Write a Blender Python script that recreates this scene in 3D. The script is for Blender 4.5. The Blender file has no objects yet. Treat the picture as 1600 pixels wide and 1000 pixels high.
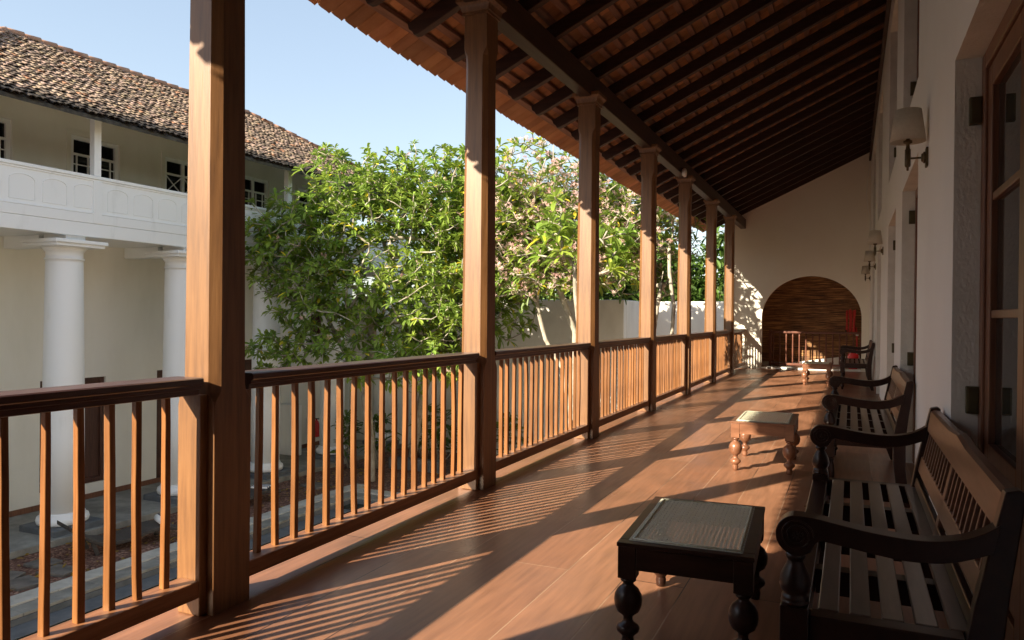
import bpy, math, random
import numpy as np
from mathutils import Vector, Matrix
R = math.radians
rnd = random.Random(11)
# ------------------------------------------------------------------ camera, world, sun, exposure
scene = bpy.context.scene
C = scene.collection
cam_d = bpy.data.cameras.new("camera"); cam = bpy.data.objects.new("camera", cam_d); C.objects.link(cam)
scene.camera = cam
cam_d.sensor_width = 36.0; cam_d.lens = 1175.66 / 1600 * 36.0
cam_d.clip_start = 0.05; cam_d.clip_end = 2000
_yaw, _pit, _rol = 0.42315, -0.005178, 0.009508
_F = Vector((-math.sin(_yaw) * math.cos(_pit), math.cos(_yaw) * math.cos(_pit), math.sin(_pit)))
_R0 = Vector((math.cos(_yaw), math.sin(_yaw), 0)); _U0 = _R0.cross(_F)
_R1 = _R0 * math.cos(_rol) + _U0 * math.sin(_rol); _U1 = -_R0 * math.sin(_rol) + _U0 * math.cos(_rol)
cam.matrix_world = Matrix(((_R1.x, _U1.x, -_F.x, 0), (_R1.y, _U1.y, -_F.y, 0), (_R1.z, _U1.z, -_F.z, 1.25), (0, 0, 0, 1)))

SUN_EL, SUN_AZ = R(27.3), R(27.5)          # the light travels SUN_AZ right of +Y and down by SUN_EL
world = bpy.data.worlds.new("World"); scene.world = world; world.use_nodes = True
wn = world.node_tree.nodes; bg = wn['Background']
sky = wn.new('ShaderNodeTexSky'); sky.sky_type = 'NISHITA'; sky.sun_disc = False
sky.sun_elevation = SUN_EL; sky.sun_rotation = math.pi + SUN_AZ
sky.air_density = 1.0; sky.dust_density = 1.0; sky.ozone_density = 1.2
sky_gamma = wn.new('ShaderNodeGamma'); sky_gamma.inputs[1].default_value = 0.6        # compresses the sky: dimmer visible horizon, more fill from the zenith
world.node_tree.links.new(sky.outputs[0], sky_gamma.inputs[0]); world.node_tree.links.new(sky_gamma.outputs[0], bg.inputs[0]); bg.inputs[1].default_value = 0.108
sd = bpy.data.lights.new("sun", 'SUN'); sd.energy = 3.3; sd.angle = R(0.5); sd.color = (1.0, 0.885, 0.68)
sun = bpy.data.objects.new("sun", sd); C.objects.link(sun)
sdir = Vector((math.sin(SUN_AZ) * math.cos(SUN_EL), math.cos(SUN_AZ) * math.cos(SUN_EL), -math.sin(SUN_EL)))
sun.rotation_euler = sdir.to_track_quat('-Z', 'Y').to_euler()
sun.location = (-20, -40, 30)
scene.view_settings.view_transform = 'Standard'; scene.view_settings.look = 'None'
scene.view_settings.gamma = 1.0; scene.view_settings.exposure = 2.02
scene.render.engine = 'CYCLES'
scene.cycles.max_bounces = 10; scene.cycles.diffuse_bounces = 8; scene.cycles.transparent_max_bounces = 12

# ------------------------------------------------------------------ materials
def newmat(name):
    m = bpy.data.materials.new(name); m.use_nodes = True
    return m, m.node_tree, m.node_tree.nodes['Principled BSDF']

def mat(name, c1, c2=None, rough=0.6, scale=4.0, stretch=(1, 1, 1), bump=0.0, bscale=None, bstretch=None, bdist=0.004,
        detail=5, lo=0.35, hi=0.65, objvar=0.0, spec=None, coat=0.0, metallic=0.0, tint=None, transl=0.0, c3=None, rough_var=0.0, big=0.0):
    """noise-blended two/three tone surface in object coordinates, bump, optional per-piece tint attribute"""
    m, nt, b = newmat(name); L = nt.links; N = nt.nodes
    tc = N.new('ShaderNodeTexCoord'); mp = N.new('ShaderNodeMapping'); L.new(tc.outputs['Object'], mp.inputs[0])
    mp.inputs['Scale'].default_value = stretch
    nz = N.new('ShaderNodeTexNoise'); nz.inputs['Scale'].default_value = scale; nz.inputs['Detail'].default_value = detail
    nz.inputs['Roughness'].default_value = 0.6
    L.new(mp.outputs[0], nz.inputs['Vector'])
    rp = N.new('ShaderNodeValToRGB'); L.new(nz.outputs[0], rp.inputs[0])
    e = rp.color_ramp.elements
    c2 = c2 or c1
    e[0].position = lo; e[0].color = (*c1, 1); e[1].position = hi; e[1].color = (*c2, 1)
    if c3: k = e.new((lo + hi) / 2); k.color = (*c3, 1)
    col = rp.outputs[0]
    if big:
        n2 = N.new('ShaderNodeTexNoise'); n2.inputs['Scale'].default_value = 0.9; n2.inputs['Detail'].default_value = 3
        L.new(tc.outputs['Object'], n2.inputs['Vector'])
        mr = N.new('ShaderNodeMapRange'); L.new(n2.outputs[0], mr.inputs[0])
        mr.inputs[1].default_value = 0.3; mr.inputs[2].default_value = 0.7; mr.inputs[3].default_value = 1 - big; mr.inputs[4].default_value = 1 + big
        hs = N.new('ShaderNodeHueSaturation'); L.new(col, hs.inputs['Color']); L.new(mr.outputs[0], hs.inputs['Value']); col = hs.outputs[0]
    if objvar:
        oi = N.new('ShaderNodeObjectInfo'); mo = N.new('ShaderNodeMapRange'); L.new(oi.outputs['Random'], mo.inputs[0])
        mo.inputs[3].default_value = 1 - objvar; mo.inputs[4].default_value = 1 + objvar
        ho = N.new('ShaderNodeHueSaturation'); L.new(col, ho.inputs['Color']); L.new(mo.outputs[0], ho.inputs['Value']); col = ho.outputs[0]
    if tint:
        at = N.new('ShaderNodeAttribute'); at.attribute_name = 'tint'
        mx = N.new('ShaderNodeMix'); mx.data_type = 'RGBA'; mx.blend_type = 'MULTIPLY'; mx.inputs[0].default_value = 1.0
        L.new(col, mx.inputs[6]); L.new(at.outputs['Color'], mx.inputs[7]); col = mx.outputs[2]
    L.new(col, b.inputs['Base Color'])
    b.inputs['Roughness'].default_value = rough
    if rough_var:
        mr = N.new('ShaderNodeMapRange'); L.new(nz.outputs[0], mr.inputs[0])
        mr.inputs[3].default_value = rough - rough_var; mr.inputs[4].default_value = rough + rough_var
        L.new(mr.outputs[0], b.inputs['Roughness'])
    if spec is not None: b.inputs['Specular IOR Level'].default_value = spec
    b.inputs['Coat Weight'].default_value = coat; b.inputs['Coat Roughness'].default_value = 0.15
    b.inputs['Metallic'].default_value = metallic
    if bump:
        mp2 = N.new('ShaderNodeMapping'); L.new(tc.outputs['Object'], mp2.inputs[0]); mp2.inputs['Scale'].default_value = bstretch or stretch
        nb = N.new('ShaderNodeTexNoise'); nb.inputs['Scale'].default_value = bscale or scale * 3; nb.inputs['Detail'].default_value = 4
        L.new(mp2.outputs[0], nb.inputs['Vector'])
        bp = N.new('ShaderNodeBump'); bp.inputs['Strength'].default_value = bump; bp.inputs['Distance'].default_value = bdist
        L.new(nb.outputs[0], bp.inputs['Height']); L.new(bp.outputs[0], b.inputs['Normal'])
    if transl:
        tr = N.new('ShaderNodeBsdfTranslucent'); L.new(col, tr.inputs['Color'])
        ms = N.new('ShaderNodeMixShader'); ms.inputs[0].default_value = transl
        out = N['Material Output']
        L.new(b.outputs[0], ms.inputs[1]); L.new(tr.outputs[0], ms.inputs[2]); L.new(ms.outputs[0], out.inputs['Surface'])
    return m

M = {}
WZ = (9, 9, 0.6)          # grain along Z
WY = (9, 0.6, 9)          # grain along Y
WX = (0.6, 9, 9)
wc = dict(c1=(0.13, 0.054, 0.017), c2=(0.25, 0.115, 0.039), c3=(0.20, 0.087, 0.028))
M['post'] = mat('teak_post', rough=0.45, spec=0.75, objvar=0.08, scale=5, stretch=WZ, bump=0.25, bscale=14, lo=0.3, hi=0.7, big=0.12, bdist=0.002, **wc)
M['baluster'] = mat('teak_baluster', objvar=0.2, rough=0.4, scale=6, stretch=WZ, bump=0.25, bscale=14, lo=0.3, hi=0.7, big=0.3, bdist=0.002,
                    c1=(0.17, 0.064, 0.017), c2=(0.30, 0.130, 0.040), c3=(0.24, 0.094, 0.027))
M['rail'] = mat('dark_teak_rail', (0.055, 0.020, 0.011), (0.10, 0.037, 0.021), rough=0.33, scale=5, stretch=WY, bump=0.2, bscale=12, bdist=0.002, coat=0.15)
M['low_rail'] = mat('teak_low_rail', (0.20, 0.08, 0.032), (0.33, 0.145, 0.065), rough=0.45, scale=5, stretch=WY, bump=0.2, bscale=12, bdist=0.002)
M['rafter'] = mat('rafter_wood', (0.030, 0.012, 0.008), (0.055, 0.022, 0.013), rough=0.6, scale=4, stretch=WX, bump=0.3, bscale=10)
M['stair_wood'] = mat('dark_stair_wood', (0.10, 0.032, 0.018), (0.17, 0.058, 0.032), rough=0.5, scale=5, bump=0.1)
M['beam'] = mat('beam_wood', (0.045, 0.020, 0.012), (0.075, 0.036, 0.021), rough=0.5, scale=4, stretch=WY, bump=0.3, bscale=10)
M['batten'] = mat('batten_wood', (0.20, 0.10, 0.066), (0.30, 0.155, 0.105), rough=0.7, scale=5, stretch=WY, bump=0.2)
M['ceil_tile'] = mat('clay_tile_under', (0.42, 0.185, 0.085), (0.58, 0.28, 0.135), rough=0.8, scale=3.5, bump=0.3, bscale=30, tint=True, bdist=0.003)
M['plaster'] = mat('white_plaster', (0.83, 0.83, 0.81), (0.89, 0.89, 0.87), rough=0.7, scale=1.3, bump=0.22, bscale=38, bstretch=(1, 1, 0.55), bdist=0.004, lo=0.3, hi=0.7)
M['reveal'] = mat('rough_plaster', (0.74, 0.73, 0.67), (0.84, 0.825, 0.77), rough=0.85, scale=6, bump=0.7, bscale=70, bstretch=(1, 1, 0.6), bdist=0.007)
M['endwall'] = mat('cream_plaster', (0.82, 0.76, 0.66), (0.87, 0.82, 0.73), rough=0.8, scale=0.8, bump=0.2, bscale=25, lo=0.3, hi=0.7)
M['bwall'] = mat('building_plaster', (0.76, 0.735, 0.64), (0.85, 0.825, 0.74), rough=0.85, scale=1.1, stretch=(1, 1, 0.35), bump=0.15, bscale=20, lo=0.25, hi=0.6)
M['bwhite'] = mat('white_paint', (0.70, 0.71, 0.69), (0.88, 0.89, 0.88), lo=0.18, hi=0.42, stretch=(1, 1, 0.25), rough=0.55, scale=2.5, bump=0.1, bscale=20)
M['gwall'] = mat('garden_wall_plaster', (0.58, 0.55, 0.50), (0.74, 0.71, 0.655), rough=0.85, scale=1.2, bump=0.3, bscale=22, lo=0.25, hi=0.55, stretch=(1, 1, 0.5))
M['tile_out'] = mat('weathered_tile', (0.22, 0.160, 0.115), (0.36, 0.27, 0.20), rough=0.85, scale=7, bump=0.5, bscale=45, tint=True, lo=0.3, hi=0.7)
M['ridge'] = mat('ridge_tile', (0.34, 0.165, 0.10), (0.46, 0.27, 0.18), rough=0.85, scale=6, bump=0.4, bscale=30, lo=0.3, hi=0.7)
M['dark_fascia'] = mat('mossy_fascia', (0.030, 0.027, 0.022), (0.075, 0.066, 0.052), rough=0.9, scale=9, bump=0.5, bscale=30)
M['door_wood'] = mat('door_wood', (0.15, 0.062, 0.034), (0.23, 0.100, 0.055), rough=0.38, scale=5, stretch=WZ, bump=0.2, bscale=14, bdist=0.002)
M['brown_shutter'] = mat('shutter_wood', (0.055, 0.020, 0.012), (0.10, 0.04, 0.024), rough=0.5, scale=4, stretch=WZ, bump=0.2)
M['bench'] = mat('ebony_bench', (0.022, 0.009, 0.006), (0.036, 0.015, 0.010), spec=0.4, rough=0.3, scale=6, stretch=(4, 1, 4), bump=0.04, bscale=20, bdist=0.0015, coat=0.0, rough_var=0.02)
M['bench_seat_sheen'] = mat('bench_slat_sheen_wood', (0.105, 0.075, 0.056), (0.16, 0.118, 0.09), rough=0.34, scale=6, stretch=(6, 0.7, 6), bump=0.15, bscale=20, bdist=0.0015, coat=0.5, rough_var=0.06)  # paler than the frame: sky sheen on the slats put into the colour
M['bench_back_lit'] = mat('bench_back_lit_wood', (0.15, 0.066, 0.038), (0.22, 0.102, 0.060), rough=0.36, scale=6, stretch=(6, 0.7, 6), bump=0.12, bscale=20, bdist=0.0015, coat=0.2)  # warm bounce light on the backrest is mixed into this brown
M['stool_shaded'] = mat('shaded_stool_wood', (0.020, 0.008, 0.005), (0.042, 0.017, 0.011), spec=0.4, rough=0.32, scale=6, stretch=(1, 4, 4), bump=0.12, bscale=20, bdist=0.0015, coat=0.0)  # nearest stool: the shade it stands in is put into a darker colour
M['stool_red'] = mat('red_stool_wood', (0.16, 0.066, 0.034), (0.27, 0.120, 0.066), rough=0.3, scale=5, stretch=(1, 4, 4), bump=0.12, bscale=20, bdist=0.0015, coat=0.3, big=0.2)
M['cane'] = mat('woven_cane', (0.86, 0.855, 0.70), (0.93, 0.925, 0.80), rough=0.5, scale=30, spec=0.4, transl=0.3)
M['brass'] = mat('aged_brass', (0.085, 0.060, 0.032), (0.14, 0.10, 0.055), rough=0.42, scale=12, metallic=0.7)
M['plate'] = mat('dark_brass_plate', (0.075, 0.062, 0.032), (0.12, 0.10, 0.05), rough=0.5, scale=8, metallic=0.4)
M['shade'] = mat('linen_shade', (0.66, 0.60, 0.50), (0.72, 0.665, 0.56), rough=0.85, scale=60, transl=0.35)
M['stone'] = mat('coping_stone', (0.40, 0.385, 0.34), (0.56, 0.54, 0.48), rough=0.85, scale=3, bump=0.4, bscale=22)
M['paver'] = mat('grey_paver', (0.19, 0.185, 0.165), (0.33, 0.32, 0.28), rough=0.85, scale=2.5, bump=0.5, bscale=20, bdist=0.01)
M['slab'] = mat('dark_slab', (0.10, 0.09, 0.08), (0.19, 0.17, 0.145), rough=0.9, scale=4, bump=0.6, bscale=18, bdist=0.01)
M['plinth'] = mat('plinth_stone', (0.09, 0.10, 0.11), (0.14, 0.15, 0.16), rough=0.8, scale=4, bump=0.2)
M['rattan'] = mat('dark_rattan', (0.028, 0.024, 0.023), (0.060, 0.052, 0.048), rough=0.6, scale=40, stretch=(1, 0.3, 1), bump=0.6, bscale=60)
M['red'] = mat('red_paint', (0.55, 0.015, 0.018), (0.65, 0.02, 0.022), rough=0.35, scale=5)
M['redhose'] = mat('red_hose', (0.50, 0.025, 0.02), (0.62, 0.05, 0.04), rough=0.6, scale=40)
M['white'] = mat('white_enamel', (0.78, 0.77, 0.73), (0.82, 0.81, 0.77), rough=0.5, scale=5)
M['bark'] = mat('plumeria_bark', (0.25, 0.215, 0.17), (0.47, 0.425, 0.35), rough=0.85, scale=9, stretch=(1, 1, 0.6), bump=0.5, bscale=25, bdist=0.01)
M['leaf'] = mat('plumeria_leaf', (0.13, 0.215, 0.042), (0.19, 0.29, 0.064), rough=0.42, scale=3, tint=True, transl=0.48, spec=0.4)
M['bleaf'] = mat('background_leaf', (0.05, 0.115, 0.022), (0.10, 0.185, 0.04), rough=0.5, scale=2, tint=True, transl=0.3)
M['petal'] = mat('pink_petal', (0.74, 0.42, 0.40), (0.88, 0.70, 0.64), rough=0.6, scale=6, transl=0.3, lo=0.4, hi=0.6)
M['lawn'] = mat('meadow_grass', (0.11, 0.19, 0.035), (0.20, 0.30, 0.07), rough=0.95, scale=0.6, bump=0.5, bscale=3)
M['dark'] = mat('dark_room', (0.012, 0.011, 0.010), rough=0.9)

def floor_mat():
    m, nt, b = newmat('polished_floorboards'); L = nt.links; N = nt.nodes
    tc = N.new('ShaderNodeTexCoord'); mp = N.new('ShaderNodeMapping'); L.new(tc.outputs['Object'], mp.inputs[0])
    mp.inputs['Rotation'].default_value = (0, 0, R(90)); mp.inputs['Location'].default_value = (0.4, 0.12, 0)
    br = N.new('ShaderNodeTexBrick'); L.new(mp.outputs[0], br.inputs['Vector'])
    br.inputs['Scale'].default_value = 1.0; br.inputs['Mortar Size'].default_value = 0.0036; br.inputs['Mortar Smooth'].default_value = 0.3
    br.inputs['Brick Width'].default_value = 3.1; br.inputs['Row Height'].default_value = 0.285; br.inputs['Bias'].default_value = 0.0
    br.offset = 0.37
    br.inputs['Color1'].default_value = (0.225, 0.098, 0.052, 1); br.inputs['Color2'].default_value = (0.325, 0.155, 0.088, 1); br.inputs['Mortar'].default_value = (0.05, 0.022, 0.014, 1)
    ms = N.new('ShaderNodeMapping'); L.new(tc.outputs['Object'], ms.inputs[0]); ms.inputs['Scale'].default_value = (7, 0.5, 7)
    nz = N.new('ShaderNodeTexNoise'); nz.inputs['Scale'].default_value = 5; nz.inputs['Detail'].default_value = 6; L.new(ms.outputs[0], nz.inputs['Vector'])
    n2 = N.new('ShaderNodeTexNoise'); n2.inputs['Scale'].default_value = 1.6; n2.inputs['Detail'].default_value = 6; L.new(tc.outputs['Object'], n2.inputs['Vector'])
    def mr(src, a, bb, lo=0.3, hi=0.7):
        k = N.new('ShaderNodeMapRange'); L.new(src, k.inputs[0]); k.inputs[1].default_value = lo; k.inputs[2].default_value = hi
        k.inputs[3].default_value = a; k.inputs[4].default_value = bb; return k.outputs[0]
    mu = N.new('ShaderNodeMath'); mu.operation = 'MULTIPLY'; L.new(mr(nz.outputs[0], 0.80, 1.18), mu.inputs[0]); L.new(mr(n2.outputs[0], 0.80, 1.18), mu.inputs[1])
    n3 = N.new('ShaderNodeTexNoise'); n3.inputs['Scale'].default_value = 0.9; L.new(tc.outputs['Object'], n3.inputs['Vector'])
    sm = N.new('ShaderNodeMix'); sm.data_type = 'RGBA'; L.new(mr(n3.outputs[0], 0.0, 1.0, 0.44, 0.52), sm.inputs[0])
    sm.inputs[6].default_value = (0.035, 0.016, 0.011, 1); sm.inputs[7].default_value = (0.40, 0.24, 0.155, 1); L.new(sm.outputs[2], br.inputs['Mortar'])
    hs = N.new('ShaderNodeHueSaturation'); L.new(br.outputs['Color'], hs.inputs['Color']); L.new(mu.outputs[0], hs.inputs['Value'])
    L.new(hs.outputs[0], b.inputs['Base Color'])
    L.new(mr(n2.outputs[0], 0.27, 0.42), b.inputs['Roughness'])
    b.inputs['Specular IOR Level'].default_value = 0.38
    ad = N.new('ShaderNodeMath'); ad.operation = 'MULTIPLY_ADD'; L.new(br.outputs['Fac'], ad.inputs[0]); ad.inputs[1].default_value = -1.2; L.new(nz.outputs[0], ad.inputs[2])
    bp = N.new('ShaderNodeBump'); bp.inputs['Strength'].default_value = 0.3; bp.inputs['Distance'].default_value = 0.002
    L.new(ad.outputs[0], bp.inputs['Height']); L.new(bp.outputs[0], b.inputs['Normal'])
    return m
M['floor'] = floor_mat()

def gravel_mat():
    m, nt, b = newmat('red_gravel'); L = nt.links; N = nt.nodes
    tc = N.new('ShaderNodeTexCoord'); v = N.new('ShaderNodeTexVoronoi'); v.inputs['Scale'].default_value = 26; L.new(tc.outputs['Object'], v.inputs['Vector'])
    rp = N.new('ShaderNodeValToRGB'); sp = N.new('ShaderNodeSeparateColor'); L.new(v.outputs['Color'], sp.inputs[0]); L.new(sp.outputs[0], rp.inputs[0])
    e = rp.color_ramp.elements; e[0].color = (0.10, 0.045, 0.03, 1); e[1].color = (0.42, 0.25, 0.18, 1); k = e.new(0.6); k.color = (0.22, 0.10, 0.065, 1)
    n2 = N.new('ShaderNodeTexNoise'); n2.inputs['Scale'].default_value = 1.2; n2.inputs['Detail'].default_value = 6; L.new(tc.outputs['Object'], n2.inputs['Vector'])
    mx = N.new('ShaderNodeMix'); mx.data_type = 'RGBA'; mx.blend_type = 'MULTIPLY'; mx.inputs[0].default_value = 0.7
    L.new(rp.outputs[0], mx.inputs[6])
    r2 = N.new('ShaderNodeValToRGB'); L.new(n2.outputs[0], r2.inputs[0]); r2.color_ramp.elements[0].position = 0.35; r2.color_ramp.elements[0].color = (0.45, 0.4, 0.36, 1); r2.color_ramp.elements[1].position = 0.6
    L.new(r2.outputs[0], mx.inputs[7]); L.new(mx.outputs[2], b.inputs['Base Color'])
    b.inputs['Roughness'].default_value = 0.95
    bp = N.new('ShaderNodeBump'); bp.inputs['Strength'].default_value = 1.0; bp.inputs['Distance'].default_value = 0.02; bp.invert = True
    L.new(v.outputs['Distance'], bp.inputs['Height']); L.new(bp.outputs[0], b.inputs['Normal'])
    return m
M['gravel'] = gravel_mat()

def water_mat():
    m, nt, b = newmat('pool_water'); L = nt.links; N = nt.nodes
    tc = N.new('ShaderNodeTexCoord'); nz = N.new('ShaderNodeTexNoise'); nz.inputs['Scale'].default_value = 2.0; nz.inputs['Detail'].default_value = 3; nz.inputs['Distortion'].default_value = 1.0
    L.new(tc.outputs['Object'], nz.inputs['Vector'])
    b.inputs['Base Color'].default_value = (0.016, 0.026, 0.018, 1); b.inputs['Roughness'].default_value = 0.04; b.inputs['IOR'].default_value = 1.33
    bp = N.new('ShaderNodeBump'); bp.inputs['Strength'].default_value = 0.35; bp.inputs['Distance'].default_value = 0.03
    L.new(nz.outputs[0], bp.inputs['Height']); L.new(bp.outputs[0], b.inputs['Normal'])
    return m
M['water'] = water_mat()

def glass_mat(name, base=(0.03, 0.03, 0.028), rough=0.02):
    m, nt, b = newmat(name); b.inputs['Base Color'].default_value = (*base, 1); b.inputs['Roughness'].default_value = rough
    b.inputs['IOR'].default_value = 1.52; b.inputs['Specular IOR Level'].default_value = 0.7
    return m
M['glass'] = glass_mat('dark_room_glass')  # opaque panes, darkness of the room behind put into their colour
M['bglass'] = glass_mat('far_window_glass', (0.012, 0.013, 0.014), 0.05)

def bamboo_mat():
    m, nt, b = newmat('bamboo_blind'); L = nt.links; N = nt.nodes
    tc = N.new('ShaderNodeTexCoord')
    mp = N.new('ShaderNodeMapping'); L.new(tc.outputs['Object'], mp.inputs[0]); mp.inputs['Scale'].default_value = (1.2, 1, 42)
    nz = N.new('ShaderNodeTexNoise'); nz.inputs['Scale'].default_value = 1.6; nz.inputs['Detail'].default_value = 6; nz.inputs['Roughness'].default_value = 0.7; L.new(mp.outputs[0], nz.inputs['Vector'])
    rp = N.new('ShaderNodeValToRGB'); L.new(nz.outputs[0], rp.inputs[0]); e = rp.color_ramp.elements
    e[0].position = 0.40; e[0].color = (0.028, 0.010, 0.004, 1); e[1].position = 0.64; e[1].color = (0.58, 0.31, 0.105, 1); k = e.new(0.52); k.color = (0.22, 0.095, 0.032, 1)
    L.new(rp.outputs[0], b.inputs['Base Color']); b.inputs['Roughness'].default_value = 0.65
    bp = N.new('ShaderNodeBump'); bp.inputs['Strength'].default_value = 0.8; bp.inputs['Distance'].default_value = 0.01; L.new(nz.outputs[0], bp.inputs['Height']); L.new(bp.outputs[0], b.inputs['Normal'])
    return m
M['bamboo'] = bamboo_mat()

def towel_mat():
    m, nt, b = newmat('striped_towel'); L = nt.links; N = nt.nodes
    tc = N.new('ShaderNodeTexCoord'); w = N.new('ShaderNodeTexWave'); w.inputs['Scale'].default_value = 3.2; w.bands_direction = 'Y'; w.inputs['Distortion'].default_value = 1.0
    L.new(tc.outputs['Object'], w.inputs['Vector'])
    rp = N.new('ShaderNodeValToRGB'); rp.color_ramp.interpolation = 'CONSTANT'; L.new(w.outputs[0], rp.inputs[0])
    rp.color_ramp.elements[0].color = (0.03, 0.045, 0.12, 1); rp.color_ramp.elements[1].position = 0.35; rp.color_ramp.elements[1].color = (0.78, 0.78, 0.76, 1)
    L.new(rp.outputs[0], b.inputs['Base Color']); b.inputs['Roughness'].default_value = 0.9
    return m
M['towel'] = towel_mat()

# ------------------------------------------------------------------ mesh helpers
class MB:
    def __init__(s): s.v = []; s.f = []; s.t = []; s.sm = []
    def add(s, vs, fs, tint=None, smooth=False):
        o = len(s.v); s.v.extend(vs); s.f.extend([tuple(i + o for i in f) for f in fs])
        s.t.extend([tint or (1, 1, 1)] * len(vs)); s.sm.extend([smooth] * len(fs)); return s
    def box(s, x0, x1, y0, y1, z0, z1, tint=None):
        return s.add([(x0, y0, z0), (x1, y0, z0), (x1, y1, z0), (x0, y1, z0), (x0, y0, z1), (x1, y0, z1), (x1, y1, z1), (x0, y1, z1)],
                     [(0, 3, 2, 1), (4, 5, 6, 7), (0, 1, 5, 4), (1, 2, 6, 5), (2, 3, 7, 6), (3, 0, 4, 7)], tint)
    def prism(s, prof, axis, a, b, tint=None, smooth=False):
        """extrude a 2-D outline along an axis: axis 'y' -> prof is (x,z); 'x' -> (y,z); 'z' -> (x,y)"""
        def P(p, t): return (p[0], t, p[1]) if axis == 'y' else ((t, p[0], p[1]) if axis == 'x' else (p[0], p[1], t))
        n = len(prof); vs = [P(p, a) for p in prof] + [P(p, b) for p in prof]
        ar = sum(prof[i][0] * prof[(i + 1) % n][1] - prof[(i + 1) % n][0] * prof[i][1] for i in range(n))
        if (ar > 0) == (axis in ('x', 'z')): fs = [tuple(range(n - 1, -1, -1)), tuple(range(n, 2 * n))] + [(i, (i + 1) % n, (i + 1) % n + n, i + n) for i in range(n)]
        else: fs = [tuple(range(n)), tuple(range(2 * n - 1, n - 1, -1))] + [((i + 1) % n, i, i + n, (i + 1) % n + n) for i in range(n)]
        return s.add(vs, fs, tint, smooth)
    def lathe(s, prof, cx, cy, seg=20, axis='z', smooth=True, tint=None):
        """prof: (r, h) pairs revolved round an axis through (cx, cy)"""
        vs = []; fs = []
        for r, h in prof:
            for k in range(seg):
                a = 2 * math.pi * k / seg
                c, d = r * math.cos(a), r * math.sin(a)
                vs.append((cx + c, cy + d, h) if axis == 'z' else ((cx + c, h, cy + d) if axis == 'y' else (h, cx + c, cy + d)))
        n = len(prof)
        for i in range(n - 1):
            for k in range(seg):
                a, b = i * seg + k, i * seg + (k + 1) % seg
                q = (a, b, b + seg, a + seg); fs.append(q if axis != 'y' else q[::-1])
        fs.append(tuple(range(seg))[::-1 if axis != 'y' else 1]); fs.append(tuple(range((n - 1) * seg, n * seg))[::1 if axis != 'y' else -1])
        return s.add(vs, fs, tint, smooth)
    def tube(s, pts, rad, seg=6, smooth=True, tint=None, closed=False):
        pts = [Vector(p) for p in pts]; n = len(pts); vs = []; fs = []
        rad = rad if isinstance(rad, (list, tuple)) else [rad] * n
        up = Vector((0.31, 0.17, 0.93))
        for i, p in enumerate(pts):
            d = (pts[(i + 1) % n] - pts[i - 1]) if closed else (pts[min(i + 1, n - 1)] - pts[max(i - 1, 0)])
            if d.length < 1e-9: d = Vector((0, 0, 1))
            d.normalize(); u = d.cross(up)
            if u.length < 1e-3: u = d.cross(Vector((1, 0, 0)))
            u.normalize(); w = u.cross(d)
            for k in range(seg):
                a = 2 * math.pi * k / seg; q = p + (u * math.cos(a) + w * math.sin(a)) * rad[i]; vs.append(tuple(q))
        m = n if closed else n - 1
        for i in range(m):
            j = (i + 1) % n
            for k in range(seg): fs.append((i * seg + k, j * seg + k, j * seg + (k + 1) % seg, i * seg + (k + 1) % seg))
        if not closed: fs.append(tuple(range(seg))); fs.append(tuple(range((n - 1) * seg, n * seg))[::-1])
        return s.add(vs, fs, tint, smooth)
    def obox(s, p0, p1, w, h, up=(0, 0, 1), tint=None):
        """bar from p0 to p1, width w (sideways) and height h (towards up)"""
        p0, p1 = Vector(p0), Vector(p1); d = (p1 - p0).normalized(); u = Vector(up); sd_ = d.cross(u).normalized(); u = sd_.cross(d)
        vs = []
        for p in (p0, p1):
            for a, b in ((-1, -1), (1, -1), (1, 1), (-1, 1)): vs.append(tuple(p + sd_ * a * w / 2 + u * b * h / 2))
        return s.add(vs, [(0, 1, 2, 3), (7, 6, 5, 4), (0, 4, 5, 1), (1, 5, 6, 2), (2, 6, 7, 3), (3, 7, 4, 0)], tint)
    def build(s, name, m, parent=None, bevel=0.0, seg=2, origin=None):
        me = bpy.data.meshes.new(name)
        vs = s.v
        if origin is not None: vs = [(a - origin[0], b - origin[1], c - origin[2]) for a, b, c in vs]
        me.from_pydata(vs, [], s.f)
        me.materials.append(m)
        if any(s.sm): me.polygons.foreach_set('use_smooth', s.sm)
        if any(t != (1, 1, 1) for t in s.t):
            at = me.color_attributes.new('tint', 'FLOAT_COLOR', 'POINT')
            arr = np.ones((len(s.v), 4), dtype=np.float32); arr[:, :3] = np.array(s.t); at.data.foreach_set('color', arr.ravel())
        elif m.name in ('clay_tile_under', 'weathered_tile', 'plumeria_leaf', 'background_leaf'):
            at = me.color_attributes.new('tint', 'FLOAT_COLOR', 'POINT'); at.data.foreach_set('color', np.ones(len(s.v) * 4, dtype=np.float32))
        me.update(); me.validate()
        o = bpy.data.objects.new(name, me); C.objects.link(o)
        if origin is not None: o.location = origin
        if parent: o.parent = parent
        if bevel:
            md = o.modifiers.new('edge', 'BEVEL'); md.width = bevel; md.segments = seg; md.limit_method = 'ANGLE'; md.angle_limit = R(35)
            md.harden_normals = False
        return o

def tag(o, label, cat, group=None, kind=None):
    if label: o['label'] = label
    if cat: o['category'] = cat
    if group: o['group'] = group
    if kind: o['kind'] = kind
    return o
def thing(name, label, cat, loc=(0, 0, 0), rz=0, group=None):
    o = bpy.data.objects.new(name, None); C.objects.link(o); o.location = loc; o.rotation_euler = (0, 0, rz); o.empty_display_size = 0.1
    return tag(o, label, cat, group)
def dup(o, parent=None):
    c = o.copy(); C.objects.link(c); c.parent = parent
    for ch in list(o.children): dup(ch, c)
    return c
def struct(o): o['kind'] = 'structure'; return o

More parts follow.
